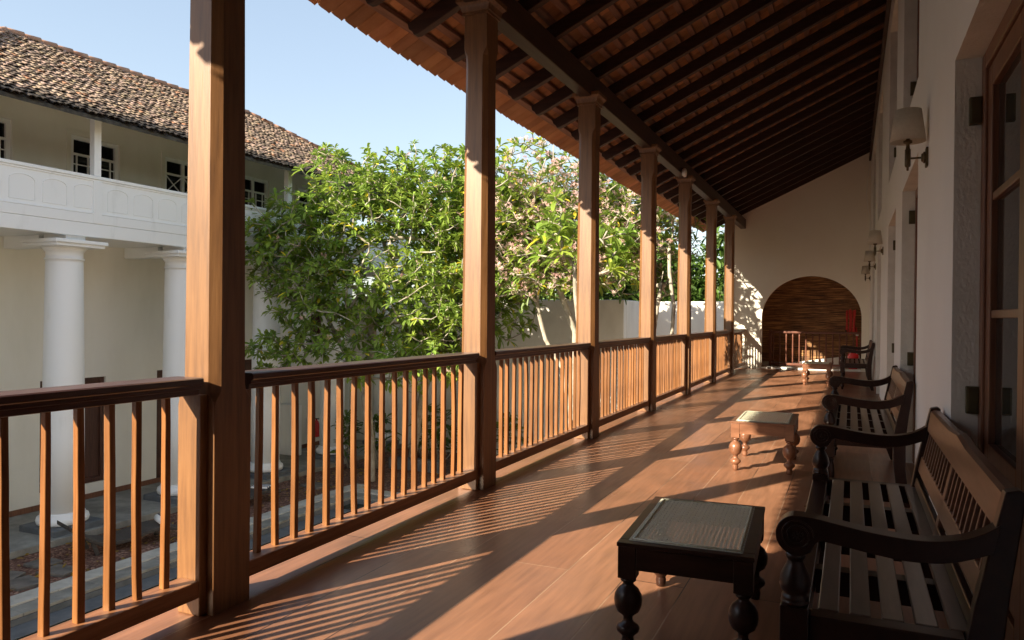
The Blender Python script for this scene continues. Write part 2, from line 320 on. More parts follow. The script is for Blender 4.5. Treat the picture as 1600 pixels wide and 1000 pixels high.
def local(mb_, root): mb_.v = [(a - root.location[0], b - root.location[1], c - root.location[2]) for a, b, c in mb_.v]; return mb_
def grid_wall(mb, X, ys, zs, holes, face=-1, thick=0.3, reveal=None):
    """vertical wall in plane x=X facing face*X, built as cells so that holes (y0,y1,z0,z1) stay open; reveals go to mb2"""
    ys = sorted(set(ys + [h[0] for h in holes] + [h[1] for h in holes])); zs = sorted(set(zs + [h[2] for h in holes] + [h[3] for h in holes]))
    for i in range(len(ys) - 1):
        for j in range(len(zs) - 1):
            cy, cz = (ys[i] + ys[i + 1]) / 2, (zs[j] + zs[j + 1]) / 2
            if any(h[0] < cy < h[1] and h[2] < cz < h[3] for h in holes): continue
            for x in (X, X - face * thick):
                q = [(x, ys[i], zs[j]), (x, ys[i + 1], zs[j]), (x, ys[i + 1], zs[j + 1]), (x, ys[i], zs[j + 1])]
                mb.add(q, [(0, 1, 2, 3)])
    if reveal is not None:
        x0, x1 = X, X - face * thick
        for y0, y1, z0, z1 in holes:
            rm = MB().add([(x0, y0, z0), (x1, y0, z0), (x1, y0, z1), (x0, y0, z1), (x0, y1, z0), (x1, y1, z0), (x1, y1, z1), (x0, y1, z1)],
                          [(0, 1, 2, 3), (7, 6, 5, 4), (3, 2, 6, 7)] + ([(4, 5, 1, 0)] if z0 > 0.02 else []))
            root, mm = reveal; local(rm, root).build('window_reveal', mm, root)

# ------------------------------------------------------------------ the verandah: floor, walls, roof
G = -3.1                      # courtyard level
Y_END = 19.7
fl = MB().box(-2.74, 0.74, -6.0, Y_END + 3.2, -0.22, 0.0).build('floor', M['floor'], bevel=0.012)
tag(fl, 'polished reddish brown floorboards of the verandah, striped with balustrade shadows', 'floor', kind='structure')

# own building's lower storey under the verandah (real support, seen only from lower viewpoints)
lw = MB().box(-2.60, -2.35, -6.0, Y_END + 3.2, G, -0.23)
t = lw.build('lower_wall', M['endwall']); tag(t, 'plain plastered lower storey wall holding up the wooden verandah floor', 'wall')

# right-hand plaster wall with door and window openings
wall = thing('plaster_wall', 'long white plaster wall with tall door openings behind the benches', 'wall', (0.4, 9, 0))
Wx = 0.4
doors = [(2.06, 3.76), (5.71, 7.43), (8.47, 10.15), (12.45, 14.1), (15.75, 17.4)]
uppers = [(2.06, 3.76), (5.78, 7.45), (8.52, 10.2), (12.45, 14.1), (15.75, 17.4)]
holes = [(a, b, 0.0, 2.375) for a, b in doors] + [(a, b, 2.9, 4.73) for a, b in uppers]
mb = MB(); rv = MB()
grid_wall(mb, Wx, [-6.3, Y_END + 0.3], [0.0, 5.32], holes, face=-1, thick=0.32, reveal=(wall, M['reveal']))
local(mb, wall).build('wall', M['plaster'], wall)
yy = [-6.0] + [v for d in doors for v in d] + [Y_END]
for k in range(0, len(yy), 2):
    local(MB().box(Wx - 0.022, Wx + 0.004, yy[k], yy[k + 1], 0.0, 0.11), wall).build('skirting', M['door_wood'], wall, bevel=0.004)

def door_leafset(y0, y1, z0, z1, name, label, cat, low=0.75, xs=0.5, rows=(1.276, 1.753)):
    d = thing(name, label, cat, (xs, (y0 + y1) / 2, z0))
    fr = MB(); fr.box(xs, xs + 0.09, y0, y0 + 0.085, z0, z1).box(xs, xs + 0.09, y1 - 0.085, y1, z0, z1).box(xs, xs + 0.09, y0 + 0.085, y1 - 0.085, z1 - 0.075, z1)
    local(fr, d).build('frame', M['door_wood'], d, bevel=0.006)
    ym = (y0 + y1) / 2
    for a, b in ((y0 + 0.088, ym - 0.002), (ym + 0.002, y1 - 0.088)):
        st = 0.095; lf = MB(); xa, xb = xs + 0.012, xs + 0.056
        lf.box(xa, xb, a, a + st, z0 + .01, z1 - 0.078).box(xa, xb, b - st, b, z0 + .01, z1 - 0.078)
        lf.box(xa, xb, a + st, b - st, z1 - 0.17, z1 - 0.078)
        if low > z0 + .05: lf.box(xa, xb, a + st, b - st, z0 + .01, z0 + 0.2).box(xa, xb, a + st, b - st, low - 0.09, low).box(xa + .015, xb - .015, a + st, b - st, z0 + 0.2, low - 0.09)
        else: lf.box(xa, xb, a + st, b - st, z0 + .01, z0 + 0.09)
        for r in rows: lf.box(xa + .006, xb - .004, a + st, b - st, r - 0.016, r + 0.016)
        leaf = local(lf, d).build('door_leaf' if low > z0 + .05 else 'casement', M['door_wood'], d, bevel=0.004)
        g0 = low if low > z0 + .05 else z0 + .09
        gl = MB().box(xa + 0.024, xa + 0.03, a + st - .003, b - st + .003, g0 - .003, z1 - 0.167)
        local(gl, d).build('pane', M['glass'], leaf)
    return d
dl = ['near brown wooden glazed double door beside the front bench', 'brown glazed door in the recess behind the middle bench',
      'brown glazed door in the third recess along the plaster wall', 'brown glazed door in the fourth recess beyond the second lamp', 'brown glazed door in the farthest recess near the arch']
ul = ['brown upper window above the front bench', 'tall brown upper window above the middle bench', 'brown upper window over the third door recess', 'brown upper window over the fourth door recess', 'brown upper window over the farthest door recess']
for k, (a, b) in enumerate(doors):
    door_leafset(a, b, 0.012, 2.375, 'glazed_door', dl[k], 'door')
for k, (a, b) in enumerate(uppers):
    door_leafset(a, b, 2.9, 4.73, 'upper_window', ul[k], 'window', low=2.9, rows=(3.5, 4.1))
# square metal plates on the far reveals
def plate(y, z, label):
    o = MB().box(0, 0.05, -0.03, -0.0005, -0.058, 0.058).build('wall_plate', M['plate'], bevel=0.003); o.location = (0.4525, y, z)
    MB().box(0.006, 0.044, -0.034, -0.03, -0.05, 0.05).build('plate_face', M['plate'], o, bevel=0.002)
    tag(o, label, 'metal plate', 'square metal plates on the door reveals')
for k, ((a, b), (a2, b2)) in enumerate(zip(doors[:3], uppers[:3])):
    w = ['near', 'second', 'third'][k]
    plate(b, 2.145, 'square dark plate high on the reveal of the %s door recess' % w)
    plate(b, 0.91, 'square brass plate low on the reveal of the %s door recess' % w)
    if k: plate(b2, 3.27, 'dark square plate on the reveal of the upper window over the %s recess' % w)
bx_room = MB().box(0.73, 0.76, -6, Y_END + 0.3, 0, 5.2); t = bx_room.build('unlit_room_sheet', M['dark']); tag(t, 'dark sheet standing in for the unlit rooms behind the glazed doors', 'wall')  # dark sheet in place of the unlit interior

# unseen walls added behind the camera to shade the near floor and furniture
nw = MB().box(-2.64, -2.36, -6.0, -0.19, 0.0, 3.75).box(-2.64, 0.39, -6.29, -6.001, 0.0, 5.2)
t = nw.build('shade_wall', M['plaster']); tag(t, 'added plastered walls behind the viewpoint, unseen, shading the near end of the verandah', 'wall')

# end wall with arched opening
ew = thing('arched_wall', 'cream end wall of the verandah with a wide arched opening', 'wall', (-0.9, Y_END, 0))
xl, xr = -2.96, 0.4; ca, aw, ah, zs = -0.90, 1.135, 1.03, 1.27
def rtop(x): return 3.77 + 0.467 * (x + 2.43) + 0.21
N_ = 40
arc = [(ca - aw * math.cos(math.pi * i / N_), zs + ah * math.sin(math.pi * i / N_)) for i in range(N_ + 1)]
mb = MB(); rvw = MB()
xsl = [xl, -2.6] + [ca - aw]
for yq, fl_ in ((Y_END, 1), (Y_END + 0.18, -1)):
    def q(pts): mb.add([(x, yq, z) for x, z in pts], [tuple(range(len(pts)))[::fl_]])
    q([(xl, G), (xl, rtop(xl)), (ca - aw, rtop(ca - aw)), (ca - aw, G)])
    q([(ca + aw, G), (ca + aw, rtop(ca + aw)), (xr + .0, rtop(xr)), (xr + .0, G)])
    for i in range(N_):
        (x0, z0), (x1, z1) = arc[i], arc[i + 1]
        q([(x0, z0), (x0, rtop(x0)), (x1, rtop(x1)), (x1, z1)])
mb.add([(xl, Y_END, G), (xl, Y_END + .18, G), (xl, Y_END + .18, rtop(xl)), (xl, Y_END, rtop(xl))], [(3, 2, 1, 0)])
loop = [(ca - aw, 0.0)] + arc + [(ca + aw, 0.0)]
for (x0, z0), (x1, z1) in zip(loop[:-1], loop[1:]):
    rvw.add([(x0, Y_END, z0), (x1, Y_END, z1), (x1, Y_END + .18, z1), (x0, Y_END + .18, z0)], [(0, 3, 2, 1)], smooth=True)
local(mb, ew).build('wall', M['endwall'], ew); local(rvw, ew).build('arch_reveal', M['endwall'], ew)
st = local(MB().box(ca - aw + .005, ca + aw - .005, Y_END + .005, Y_END + .30, 0.0, 0.045), ew).build('threshold', M['white'], ew, bevel=0.006)

# landing beyond the arch
Ym = 21.35
ld = thing('stair_landing', 'dim stair landing walls beyond the arch', 'wall', (-0.9, 20.6, 0))
local(MB().box(-2.42, -2.32, Y_END + .19, Ym + .3, 0, 2.75).box(0.46, 0.56, Y_END + .19, Ym + .3, 0, 2.75).box(-2.32, .46, Ym + .06, Ym + .14, 0, 2.75).box(-2.42, .56, Y_END + .19, Ym + .3, 2.76, 2.86), ld).build('wall', M['endwall'], ld)
bb = MB().box(-2.31, 0.45, Ym, Ym + 0.02, 0.10, 2.7)
o = bb.build('bamboo_blind', M['bamboo']); tag(o, 'dark brown split bamboo blind hanging behind the arch', 'blind')
ws = MB().prism([(-1.75, 0.002), (-1.62, 0.06), (-0.13, 0.29), (0.44, 0.36), (0.44, 0.002)], 'y', Ym - 0.12, Ym - 0.02)
o = ws.build('stair_string', M['white']); tag(o, 'white sloping stair edge at the foot of the bamboo blind', 'stair')
rl = thing('stair_railing', 'reddish wooden railing of turned balusters inside the arch', 'railing', (-0.9, 20.6, 0))
local(MB().box(-1.90, 0.44, 20.56, 20.64, 0.875, 0.93), rl).build('handrail', M['stair_wood'], rl, bevel=0.01)
local(MB().box(-1.90, 0.44, 20.57, 20.63, 0.05, 0.11), rl).build('bottom_rail', M['stair_wood'], rl, bevel=0.008)
tb = None
for k in range(15):
    x = -1.83 + k * 0.158
    if tb is None:
        tb = MB().lathe([(0.014, 0.11), (0.02, 0.16), (0.015, 0.22), (0.021, 0.45), (0.016, 0.7), (0.02, 0.8), (0.014, 0.875)], 0, 0, 8).build('baluster', M['stair_wood'], rl); tb.location = (x + .9, 0, 0)
    else:
        c = tb.copy(); C.objects.link(c); c.parent = rl; c.location = (x + .9, 0, 0)
local(MB().box(-1.935, -1.87, 20.565, 20.635, 0.003, 0.96), rl).build('newel', M['stair_wood'], rl, bevel=0.006)
# fire hose and reel
fh = thing('fire_hose', 'coiled red fire hose hanging in loops at the right of the arch', 'fire hose', (0.02, 20.95, 1.0))
for k in range(5):
    x = -0.09 + k * 0.045 - 0.0; lp = []
    for i in range(28):
        a = 2 * math.pi * i / 28; lp.append((x + 0.012 * math.sin(a * 2 + k) - 0.02 + (0.02 if k % 2 else 0), (0.07 + .01 * k) * math.cos(a), 0.18 + (0.29 + 0.012 * (k % 3)) * math.sin(a)))
    MB().tube(lp, 0.019, 6, closed=True).build('hose_loop', M['redhose'], fh)
MB().tube([(0.1, 0, .05), (0.115, .0, -.1), (0.125, 0, -.25), (0.125, 0, -.62)], 0.022, 8).build('pipe', M['redhose'], fh)
MB().box(0.095, 0.16, -.03, .03, -.17, -.10).build('valve', M['white'], fh, bevel=0.01)
MB().tube([(-.13, -.09, -.02), (-.13, -.09, -.12)], 0.018, 8).build('nozzle', M['brass'], fh)
hr = thing('hose_reel', 'round red fire hose reel standing behind the farthest bench', 'fire reel', (0.06, 20.35, 0))
MB().lathe([(0.02, -.05), (.125, -.045), (.125, .045), (.02, .05)], 0, 0.33, 28, axis='y').build('drum', M['red'], hr, bevel=0.006)
MB().tube([(0.115 * math.cos(R(a)), -.055, .33 + .115 * math.sin(R(a))) for a in range(40, 150, 8)], 0.008, 6).build('rim_mark', M['white'], hr)
MB().box(-.10, .10, .055, .16, 0.002, .47).build('cabinet', M['red'], hr, bevel=0.01)

# roof: rafters, battens, tiles, plate beam
SL = 0.467; TH = math.atan(SL); CT = math.cos(TH)
def zr(x, h=0.0): return 3.77 + SL * (x + 2.43) + h
roof = thing('verandah_roof', 'sloping verandah roof of dark rafters, battens and clay tiles seen from below', 'roof', (-1.5, 9, 3.6))
RD = 0.14; RO = roof.location
y = -1.22
raf0 = None
while y < Y_END - 0.1:
    if raf0 is None:
        pr = [(-3.17, zr(-3.17, 0.055)), (-3.155, zr(-3.155, 0.022)), (-3.12, zr(-3.12, 0.004)), (-3.07, zr(-3.07)), (Wx + .02, zr(Wx + .02)), (Wx + .02, zr(Wx + .02, RD)), (-3.21, zr(-3.21, RD)), (-3.20, zr(-3.2, 0.09))]
        raf0 = MB().prism([(a - RO[0], b - RO[2]) for a, b in pr], 'y', -0.036, 0.036).build('rafter', M['rafter'], roof, bevel=0.006)
        raf0.location = (0, y - RO[1], 0)
    else:
        c = raf0.copy(); C.objects.link(c); c.parent = roof; c.location = (0, y - RO[1] + rnd.uniform(-.012, .012), rnd.uniform(-.004, .004))
    y += 0.632
bt0 = None; x = -3.24
while x < Wx:
    if bt0 is None:
        bt0 = MB().prism([(-0.026, 0), (0.026, 0.052 * SL), (0.026, 0.052 * SL + .032), (-0.026, .032)], 'y', -1.6 - RO[1], Y_END - RO[1]).build('batten', M['batten'], roof)
        bt0.location = (x - RO[0], 0, zr(x, RD + .002) - RO[2] - .012)
    else:
        c = bt0.copy(); C.objects.link(c); c.parent = roof; c.location = (x - RO[0], 0, zr(x, RD + .002) - RO[2] - .012 + rnd.uniform(0, .003))
    x += 0.15
# tile underside: rows of flat interlocking tiles, each with a rolled rib and a lapped lower edge
tp = 0.1555; tl = MB()
nrow = 14; rowx = 0.30
prof = [(0.0, 0.026), (0.012, 0.030), (0.024, 0.024), (0.036, 0.010), (0.07, 0.003), (0.12, 0.000), (0.146, -0.004), (0.1550, -0.008)]
for i in range(int((Y_END + 1.7) / tp)):
    y0 = -1.6 + i * tp
    for r in range(nrow):
        xa = -3.505 + r * rowx; xb = xa + rowx + 0.035
        if xa > Wx + 0.3: break
        if xb > Wx + .33: xb = Wx + .33
        jx = rnd.uniform(-.008, .008); jz = rnd.uniform(-.003, .003); hh = RD + 0.046; g = rnd.uniform(0.62, 1.12); tn = (g * rnd.uniform(.94, 1.06), g, g * rnd.uniform(.9, 1.06))
        vs = []
        for (py, pz) in prof:
            vs.append((xa + jx, y0 + py, zr(xa, hh) + pz + jz)); vs.append((xb, y0 + py, zr(xb, hh + 0.018) + pz))
        m_ = len(vs)
        for (py, pz) in prof:
            vs.append((xa + jx, y0 + py, zr(xa, hh) + pz + 0.014 + jz)); vs.append((xb, y0 + py, zr(xb, hh + 0.018) + pz + .014))
        fs = []
        for k in range(len(prof) - 1):
            fs.append((2 * k, 2 * k + 2, 2 * k + 3, 2 * k + 1)[::-1]); fs.append((m_ + 2 * k, m_ + 2 * k + 2, m_ + 2 * k + 3, m_ + 2 * k + 1)); fs.append((2 * k, 2 * k + 2, m_ + 2 * k + 2, m_ + 2 * k))
        fs.append((0, 1, m_ + 1, m_)); e_ = 2 * (len(prof) - 1); fs.append((e_, m_ + e_, m_ + e_ + 1, e_ + 1))
        tl.add(vs, fs, tn)
local(tl, roof).build('tiles', M['ceil_tile'], roof)
local(MB().prism([(-3.50, zr(-3.50, .245)), (Wx + .33, zr(Wx + .33, .245)), (Wx + .33, zr(Wx + .33, .29)), (-3.50, zr(-3.50, .275))], 'y', -6.3, Y_END + .2), roof).build('leak_stop_sheet', M['tile_out'], roof)  # added sheet above the tiles, closes light leaks through their gaps
local(MB().box(-2.565, -2.435, -1.6, Y_END - .002, 3.505, 3.745), roof).build('plate_beam', M['beam'], roof, bevel=0.008)
local(MB().box(Wx - .05, Wx - .003, -1.6, Y_END - .002, 5.0, 5.09), roof).build('wall_plate_beam', M['rafter'], roof, bevel=0.005)

# ------------------------------------------------------------------ posts and balustrades
PY = [-0.185, 2.326, 4.835, 7.35, 9.885, 12.29, 14.86, 17.31]
PX0, PX1 = -2.597, -2.39; PW = 0.207
def post_mesh():
    """square post with stopped chamfers above rail height and a slight taper"""
    mb = MB(); h = PW / 2
    def ring(z, w, c):
        if c < 1e-4: c = 1e-4
        w2 = w
        return [(-w2 + c, -w2, z), (w2 - c, -w2, z), (w2, -w2 + c, z), (w2, w2 - c, z), (w2 - c, w2, z), (-w2 + c, w2, z), (-w2, w2 - c, z), (-w2, -w2 + c, z)]
    lv = [(0, h, .002), (0.86, h, .002), (0.885, h, .008), (0.905, h, .022), (0.92, h, .032), (0.95, h - .001, .036), (1.4, h - .003, .036), (3.05, h - .012, .034), (3.13, h - .012, .03), (3.16, h - .012, .016), (3.19, h - .012, .002), (3.45, h - .013, .002)]
    vs = []; fs = []
    for z, w, c in lv: vs += ring(z, w, c)
    for i in range(len(lv) - 1):
        for k in range(8): fs.append((i * 8 + k, i * 8 + (k + 1) % 8, i * 8 + 8 + (k + 1) % 8, i * 8 + 8 + k))
    fs.append(tuple(range(8))[::-1]); fs.append(tuple(range(len(vs) - 8, len(vs))))
    return mb.add(vs, fs)
def capital_mesh():
    mb = MB()
    mb.box(-.105, .105, -.105, .105, 3.425, 3.437)
    lv = [(3.437, .093), (3.45, .108), (3.475, .112), (3.49, .117), (3.505, .13), (3.512, .138)]
    vs = []; fs = []
    for z, w in lv: vs += [(-w, -w, z), (w, -w, z), (w, w, z), (-w, w, z)]
    for i in range(len(lv) - 1):
        for k in range(4): fs.append((i * 4 + k, i * 4 + (k + 1) % 4, i * 4 + 4 + (k + 1) % 4, i * 4 + 4 + k))
    fs.append((0, 3, 2, 1)); mb.add(vs, fs); mb.box(-.14, .14, -.14, .14, 3.512, 3.545)
    return mb
ordn = ['hidden', 'nearest', 'second', 'third', 'fourth', 'fifth', 'sixth', 'last', 'end']
post0 = None
for k, y in enumerate(PY):
    lab = {0: 'square timber post beside the camera at the near end of the row', 1: 'nearest timber post, dark inner face filling the left of the view', 7: 'last timber post next to the arched end wall'}.get(k, '%s timber post from the front along the balustrade' % ordn[k])
    if post0 is None:
        post0 = thing('timber_post', lab, 'post', (-2.4935, y + PW / 2, 0), 0, 'timber posts along the verandah edge')
        post_mesh().build('shaft', M['post'], post0, bevel=0.0); capital_mesh().build('capital', M['post'], post0)
        MB().box(-.058, .064, -PW / 2 - .036, -PW / 2 + .001, 0.002, .9135).build('rail_block', M['post'], post0, bevel=0.004)
        MB().box(-.058, .064, PW / 2 - .001, PW / 2 + .036, 0.002, .9135).build('rail_block', M['post'], post0, bevel=0.004)
    else:
        c = dup(post0); c.location = (-2.4935 + rnd.uniform(-.003, .003), y + PW / 2, 0); c['label'] = lab; c.rotation_euler = (0, 0, rnd.uniform(-.01, .01))

def bal_mesh(v):
    r_ = random.Random(v); mb = MB(); vs = []; fs = []
    n = 7; bend = r_.uniform(-.006, .006); bendx = r_.uniform(-.004, .004); lean = r_.uniform(-.012, .012); w0 = r_.uniform(.0135, .0165); w1 = w0 * r_.uniform(.82, .98)
    for i in range(n + 1):
        t_ = i / n; z = .142 + t_ * (.918 - .142); oy = lean * (t_ - .5) + bend * math.sin(math.pi * t_) + r_.uniform(-.001, .001); ox = bendx * math.sin(math.pi * t_)
        w = w0 + (w1 - w0) * t_; c = .0018
        for sx, sy in ((-w + c, -w), (w - c, -w), (w, -w + c), (w, w - c), (w - c, w), (-w + c, w), (-w, w - c), (-w, -w + c)): vs.append((ox + sx, oy + sy * .92, z))
    for i in range(n):
        for k in range(8): fs.append((i * 8 + k, i * 8 + (k + 1) % 8, i * 8 + 8 + (k + 1) % 8, i * 8 + 8 + k))
    fs.append(tuple(range(8))[::-1]); fs.append(tuple(range(n * 8, n * 8 + 8)))
    return mb.add(vs, fs)
bal_data = []
bays = list(zip(PY, PY[1:] + [Y_END]))
BX = -2.49
for k, (a, b) in enumerate(bays):
    y0 = a + PW + .036; y1 = (b - .036) if k < 7 else b
    lab = {0: 'near section of balustrade cut by the left edge of the view', 1: 'wooden balustrade section right of the nearest post', 7: 'short last balustrade section meeting the end wall'}.get(k, 'wooden balustrade section between the %s and %s timber posts' % (ordn[k], ordn[k + 1]))
    d = thing('balustrade', lab, 'balustrade', (BX, (y0 + y1) / 2, 0), 0, 'balustrade sections between the posts')
    oy = (y0 + y1) / 2
    ha, hb = y0 - oy, y1 - oy
    rpz = [(-0.076, 0.9594), (-0.074, 0.9816), (-0.068, 0.986), (0.07, 0.986), (0.077, 0.9816), (0.079, 0.9594), (0.074, 0.9557), (0.066, 0.9542), (0.066, 0.9401), (0.06, 0.9372), (0.052, 0.9357), (0.052, 0.9164), (0.049, 0.9142), (-0.049, 0.9142), (-0.052, 0.9164), (-0.052, 0.9357), (-0.06, 0.9372), (-0.066, 0.9401), (-0.066, 0.9542), (-0.074, 0.9557)]
    MB().prism(rpz, 'y', ha - .0, hb + .0).build('handrail', M['rail'], d)
    MB().box(-.045, .062, ha, hb, .078, .150).build('bottom_rail', M['low_rail'], d, bevel=0.006)
    n = 17
    for i in range(n):
        yb = ha + (i + 1) * (hb - ha) / (n + 1) + rnd.uniform(-.012, .012)
        if len(bal_data) < 24:
            o = bal_mesh(len(bal_data)).build('baluster', M['baluster'], d); bal_data.append(o)
        else:
            o = rnd.choice(bal_data).copy(); C.objects.link(o); o.parent = d
        o.location = (rnd.uniform(-.004, .004), yb, 0); o.rotation_euler = (0, 0, rnd.choice([0, math.pi]) + rnd.uniform(-.12, .12))

# ------------------------------------------------------------------ benches
def spline(pts, k=4, closed=False):
    out = []; n = len(pts)
    for i in range(n - 1):
        p0, p1, p2, p3 = pts[max(i - 1, 0)], pts[i], pts[i + 1], pts[min(i + 2, n - 1)]
        for j in range(k):
            t = j / k; out.append(tuple(.5 * (2 * p1[c] + (p2[c] - p0[c]) * t + (2 * p0[c] - 5 * p1[c] + 4 * p2[c] - p3[c]) * t * t + (3 * p1[c] - p0[c] - 3 * p2[c] + p3[c]) * t ** 3) for c in (0, 1)))
    return out + [pts[-1]]
def make_bench():
    b = thing('wooden_bench', '', 'bench', group='carved wooden benches along the plaster wall')
    Lb = 1.93; m = M['bench']
    # front legs with turned arm support
    for y in (0.035, Lb - 0.035):
        lg = MB().box(.0, .072, y - .036, y + .036, .30, .487)
        lg.lathe([(.028, .30), (.033, .285), (.028, .27), (.033, .25), (.038, .20), (.034, .13), (.026, .09), (.024, .085), (.033, .07), (.033, .06), (.02, .045), (.018, .002)], .036, y, 18)
        lg.lathe([(.034, .487), (.038, .494), (.034, .50), (.036, .506), (.032, .512), (.029, .516), (.038, .528), (.041, .545), (.036, .568), (.024, .592), (.019, .604), (.026, .612), (.026, .62), (.02, .626), (.02, .635)], .036, y, 22)
        lg.build('front_leg', m, b, bevel=.003)
        rp = [(.50, .002), (.546, .002), (.52, .13), (.508, .26), (.506, .44), (.522, .60), (.548, .80), (.549, .838), (.538, .846), (.508, .838), (.478, .70), (.448, .56), (.432, .46), (.43, .3), (.452, .13)]
        MB().prism(rp, 'y', y - .024, y + .024).build('rear_leg', m, b, bevel=.004)
        # arm: scroll at the front, dipping, then sweeping up into the back post
        cx, cz, r = .040, .676, .053
        top = [(cx + r * math.cos(R(a)), cz + r * math.sin(R(a))) for a in range(-50, -262, -7)]
        top += spline([(.06, .7275), (.09, .7255), (.15, .716), (.22, .706), (.30, .700), (.36, .702), (.42, .714), (.465, .735), (.50, .76)])
        bot = spline([(.488, .69), (.44, .668), (.38, .650), (.30, .644), (.22, .652), (.15, .662), (.105, .668), (.088, .662)])
        arm = MB().prism(top + bot, 'y', y - .031, y + .031).build('arm', m, b, bevel=.005, seg=3)
        for s_ in (-1, 1):
            sp = []
            for i in range(60):
                a = i / 59 * 2.1 * 2 * math.pi; rr = .043 * (1 - .62 * i / 59); sp.append((cx + rr * math.cos(a), y + s_ * .0315, cz + rr * math.sin(a)))
            sc = MB().tube(sp, .0022, 5)
            for i in range(8):
                a = i * math.pi / 4; sc.tube([(cx + .003 * math.cos(a), y + s_ * .032, cz + .003 * math.sin(a)), (cx + .012 * math.cos(a), y + s_ * .032, cz + .012 * math.sin(a))], .0016, 4)
            sc.build('scroll_carving', m, arm)
    # seat frame
    sf = MB().box(.002, .07, .072, Lb - .072, .385, .462)
    for y in (.04, Lb - .04): sf.box(.0725, .43, y - .03, y + .03, .385, .468)
    sf.build('seat_frame', m, b, bevel=.004)
    for yb in (.50, .965, 1.43): MB().box(.0705, .46, yb - .03, yb + .03, .375, .452).build('bearer', m, b, bevel=.002)
    for i in range(5):
        xa = .092 + i * .078
        MB().box(xa, xa + .052, .0705, Lb - .0705, .4525, .470).build('seat_slat', M['bench_seat_sheen'], b, bevel=.003)
    # back: follows the lean of the rear legs
    def bk(s, off=0):   # s = height -> (x, z) on the leaning back face
        return (.432 + (s - .46) * .21 + off, s)
    def bar(z0, z1, th, name, mm, y0, y1, extra=None, bev=.004):
        x0, x1 = bk(z0)[0], bk(z1)[0]
        MB().prism([(x0 + .008, z0), (x0 + .008 + th, z0), (x1 + .008 + th, z1), (x1 + .008, z1)], 'y', y0, y1).build(name, mm, b, bevel=bev)
    bar(.475, .515, .02, 'back_board', m, .06, Lb - .06)
    bar(.545, .612, .026, 'lower_back_rail', M['bench_back_lit'], .0595, Lb - .0595)
    # crest rail with a low peak in the middle
    n = 24; vs = []; fs = []
    for i in range(n + 1):
        y = .059 + (Lb - .118) * i / n; u = abs(i / n - .5) * 2
        zt = .836 + .011 * max(0, 1 - u * 4.0) - .005 * u
        for (z, o_) in ((.738, .004), (.738, .038), (zt - .006, .042), (zt, .034), (zt, .012), (zt - .006, .0)):
            vs.append((bk(z)[0] + o_, y, z))
    for i in range(n):
        for k in range(6): fs.append((i * 6 + k, i * 6 + (k + 1) % 6, i * 6 + 6 + (k + 1) % 6, i * 6 + 6 + k)[::-1])
    fs.append(tuple(range(6))); fs.append(tuple(range(n * 6, n * 6 + 6))[::-1])
    MB().add(vs, fs).build('crest_rail', M['bench_back_lit'], b)
    bar(.470, .742, .03, 'back_stile', M['bench_back_lit'], Lb / 2 - .028, Lb / 2 + .028)
    for half in (0, 1):
        ya = .06 if not half else Lb / 2 + .028; yb = Lb / 2 - .028 if not half else Lb - .06
        for i in range(10):
            yc = ya + (i + 1) * (yb - ya) / 11
            bar(.605, .745, .012, 'back_spindle', M['bench_back_lit'], yc - .0085, yc + .0085, bev=.002)
    return b
bench = make_bench()
bl = ['nearest dark wooden bench with carved scroll arms at the right edge', 'middle dark wooden bench behind the front one, against the wall', 'farthest small-looking dark bench beside the red fire reel and arch']
for k, (x, y) in enumerate([(-.165, 2.12), (-.165, 5.62), (-.165, 14.6)]):
    o = bench if k == 0 else dup(bench); o.location = (x, y, 0); o['label'] = bl[k]

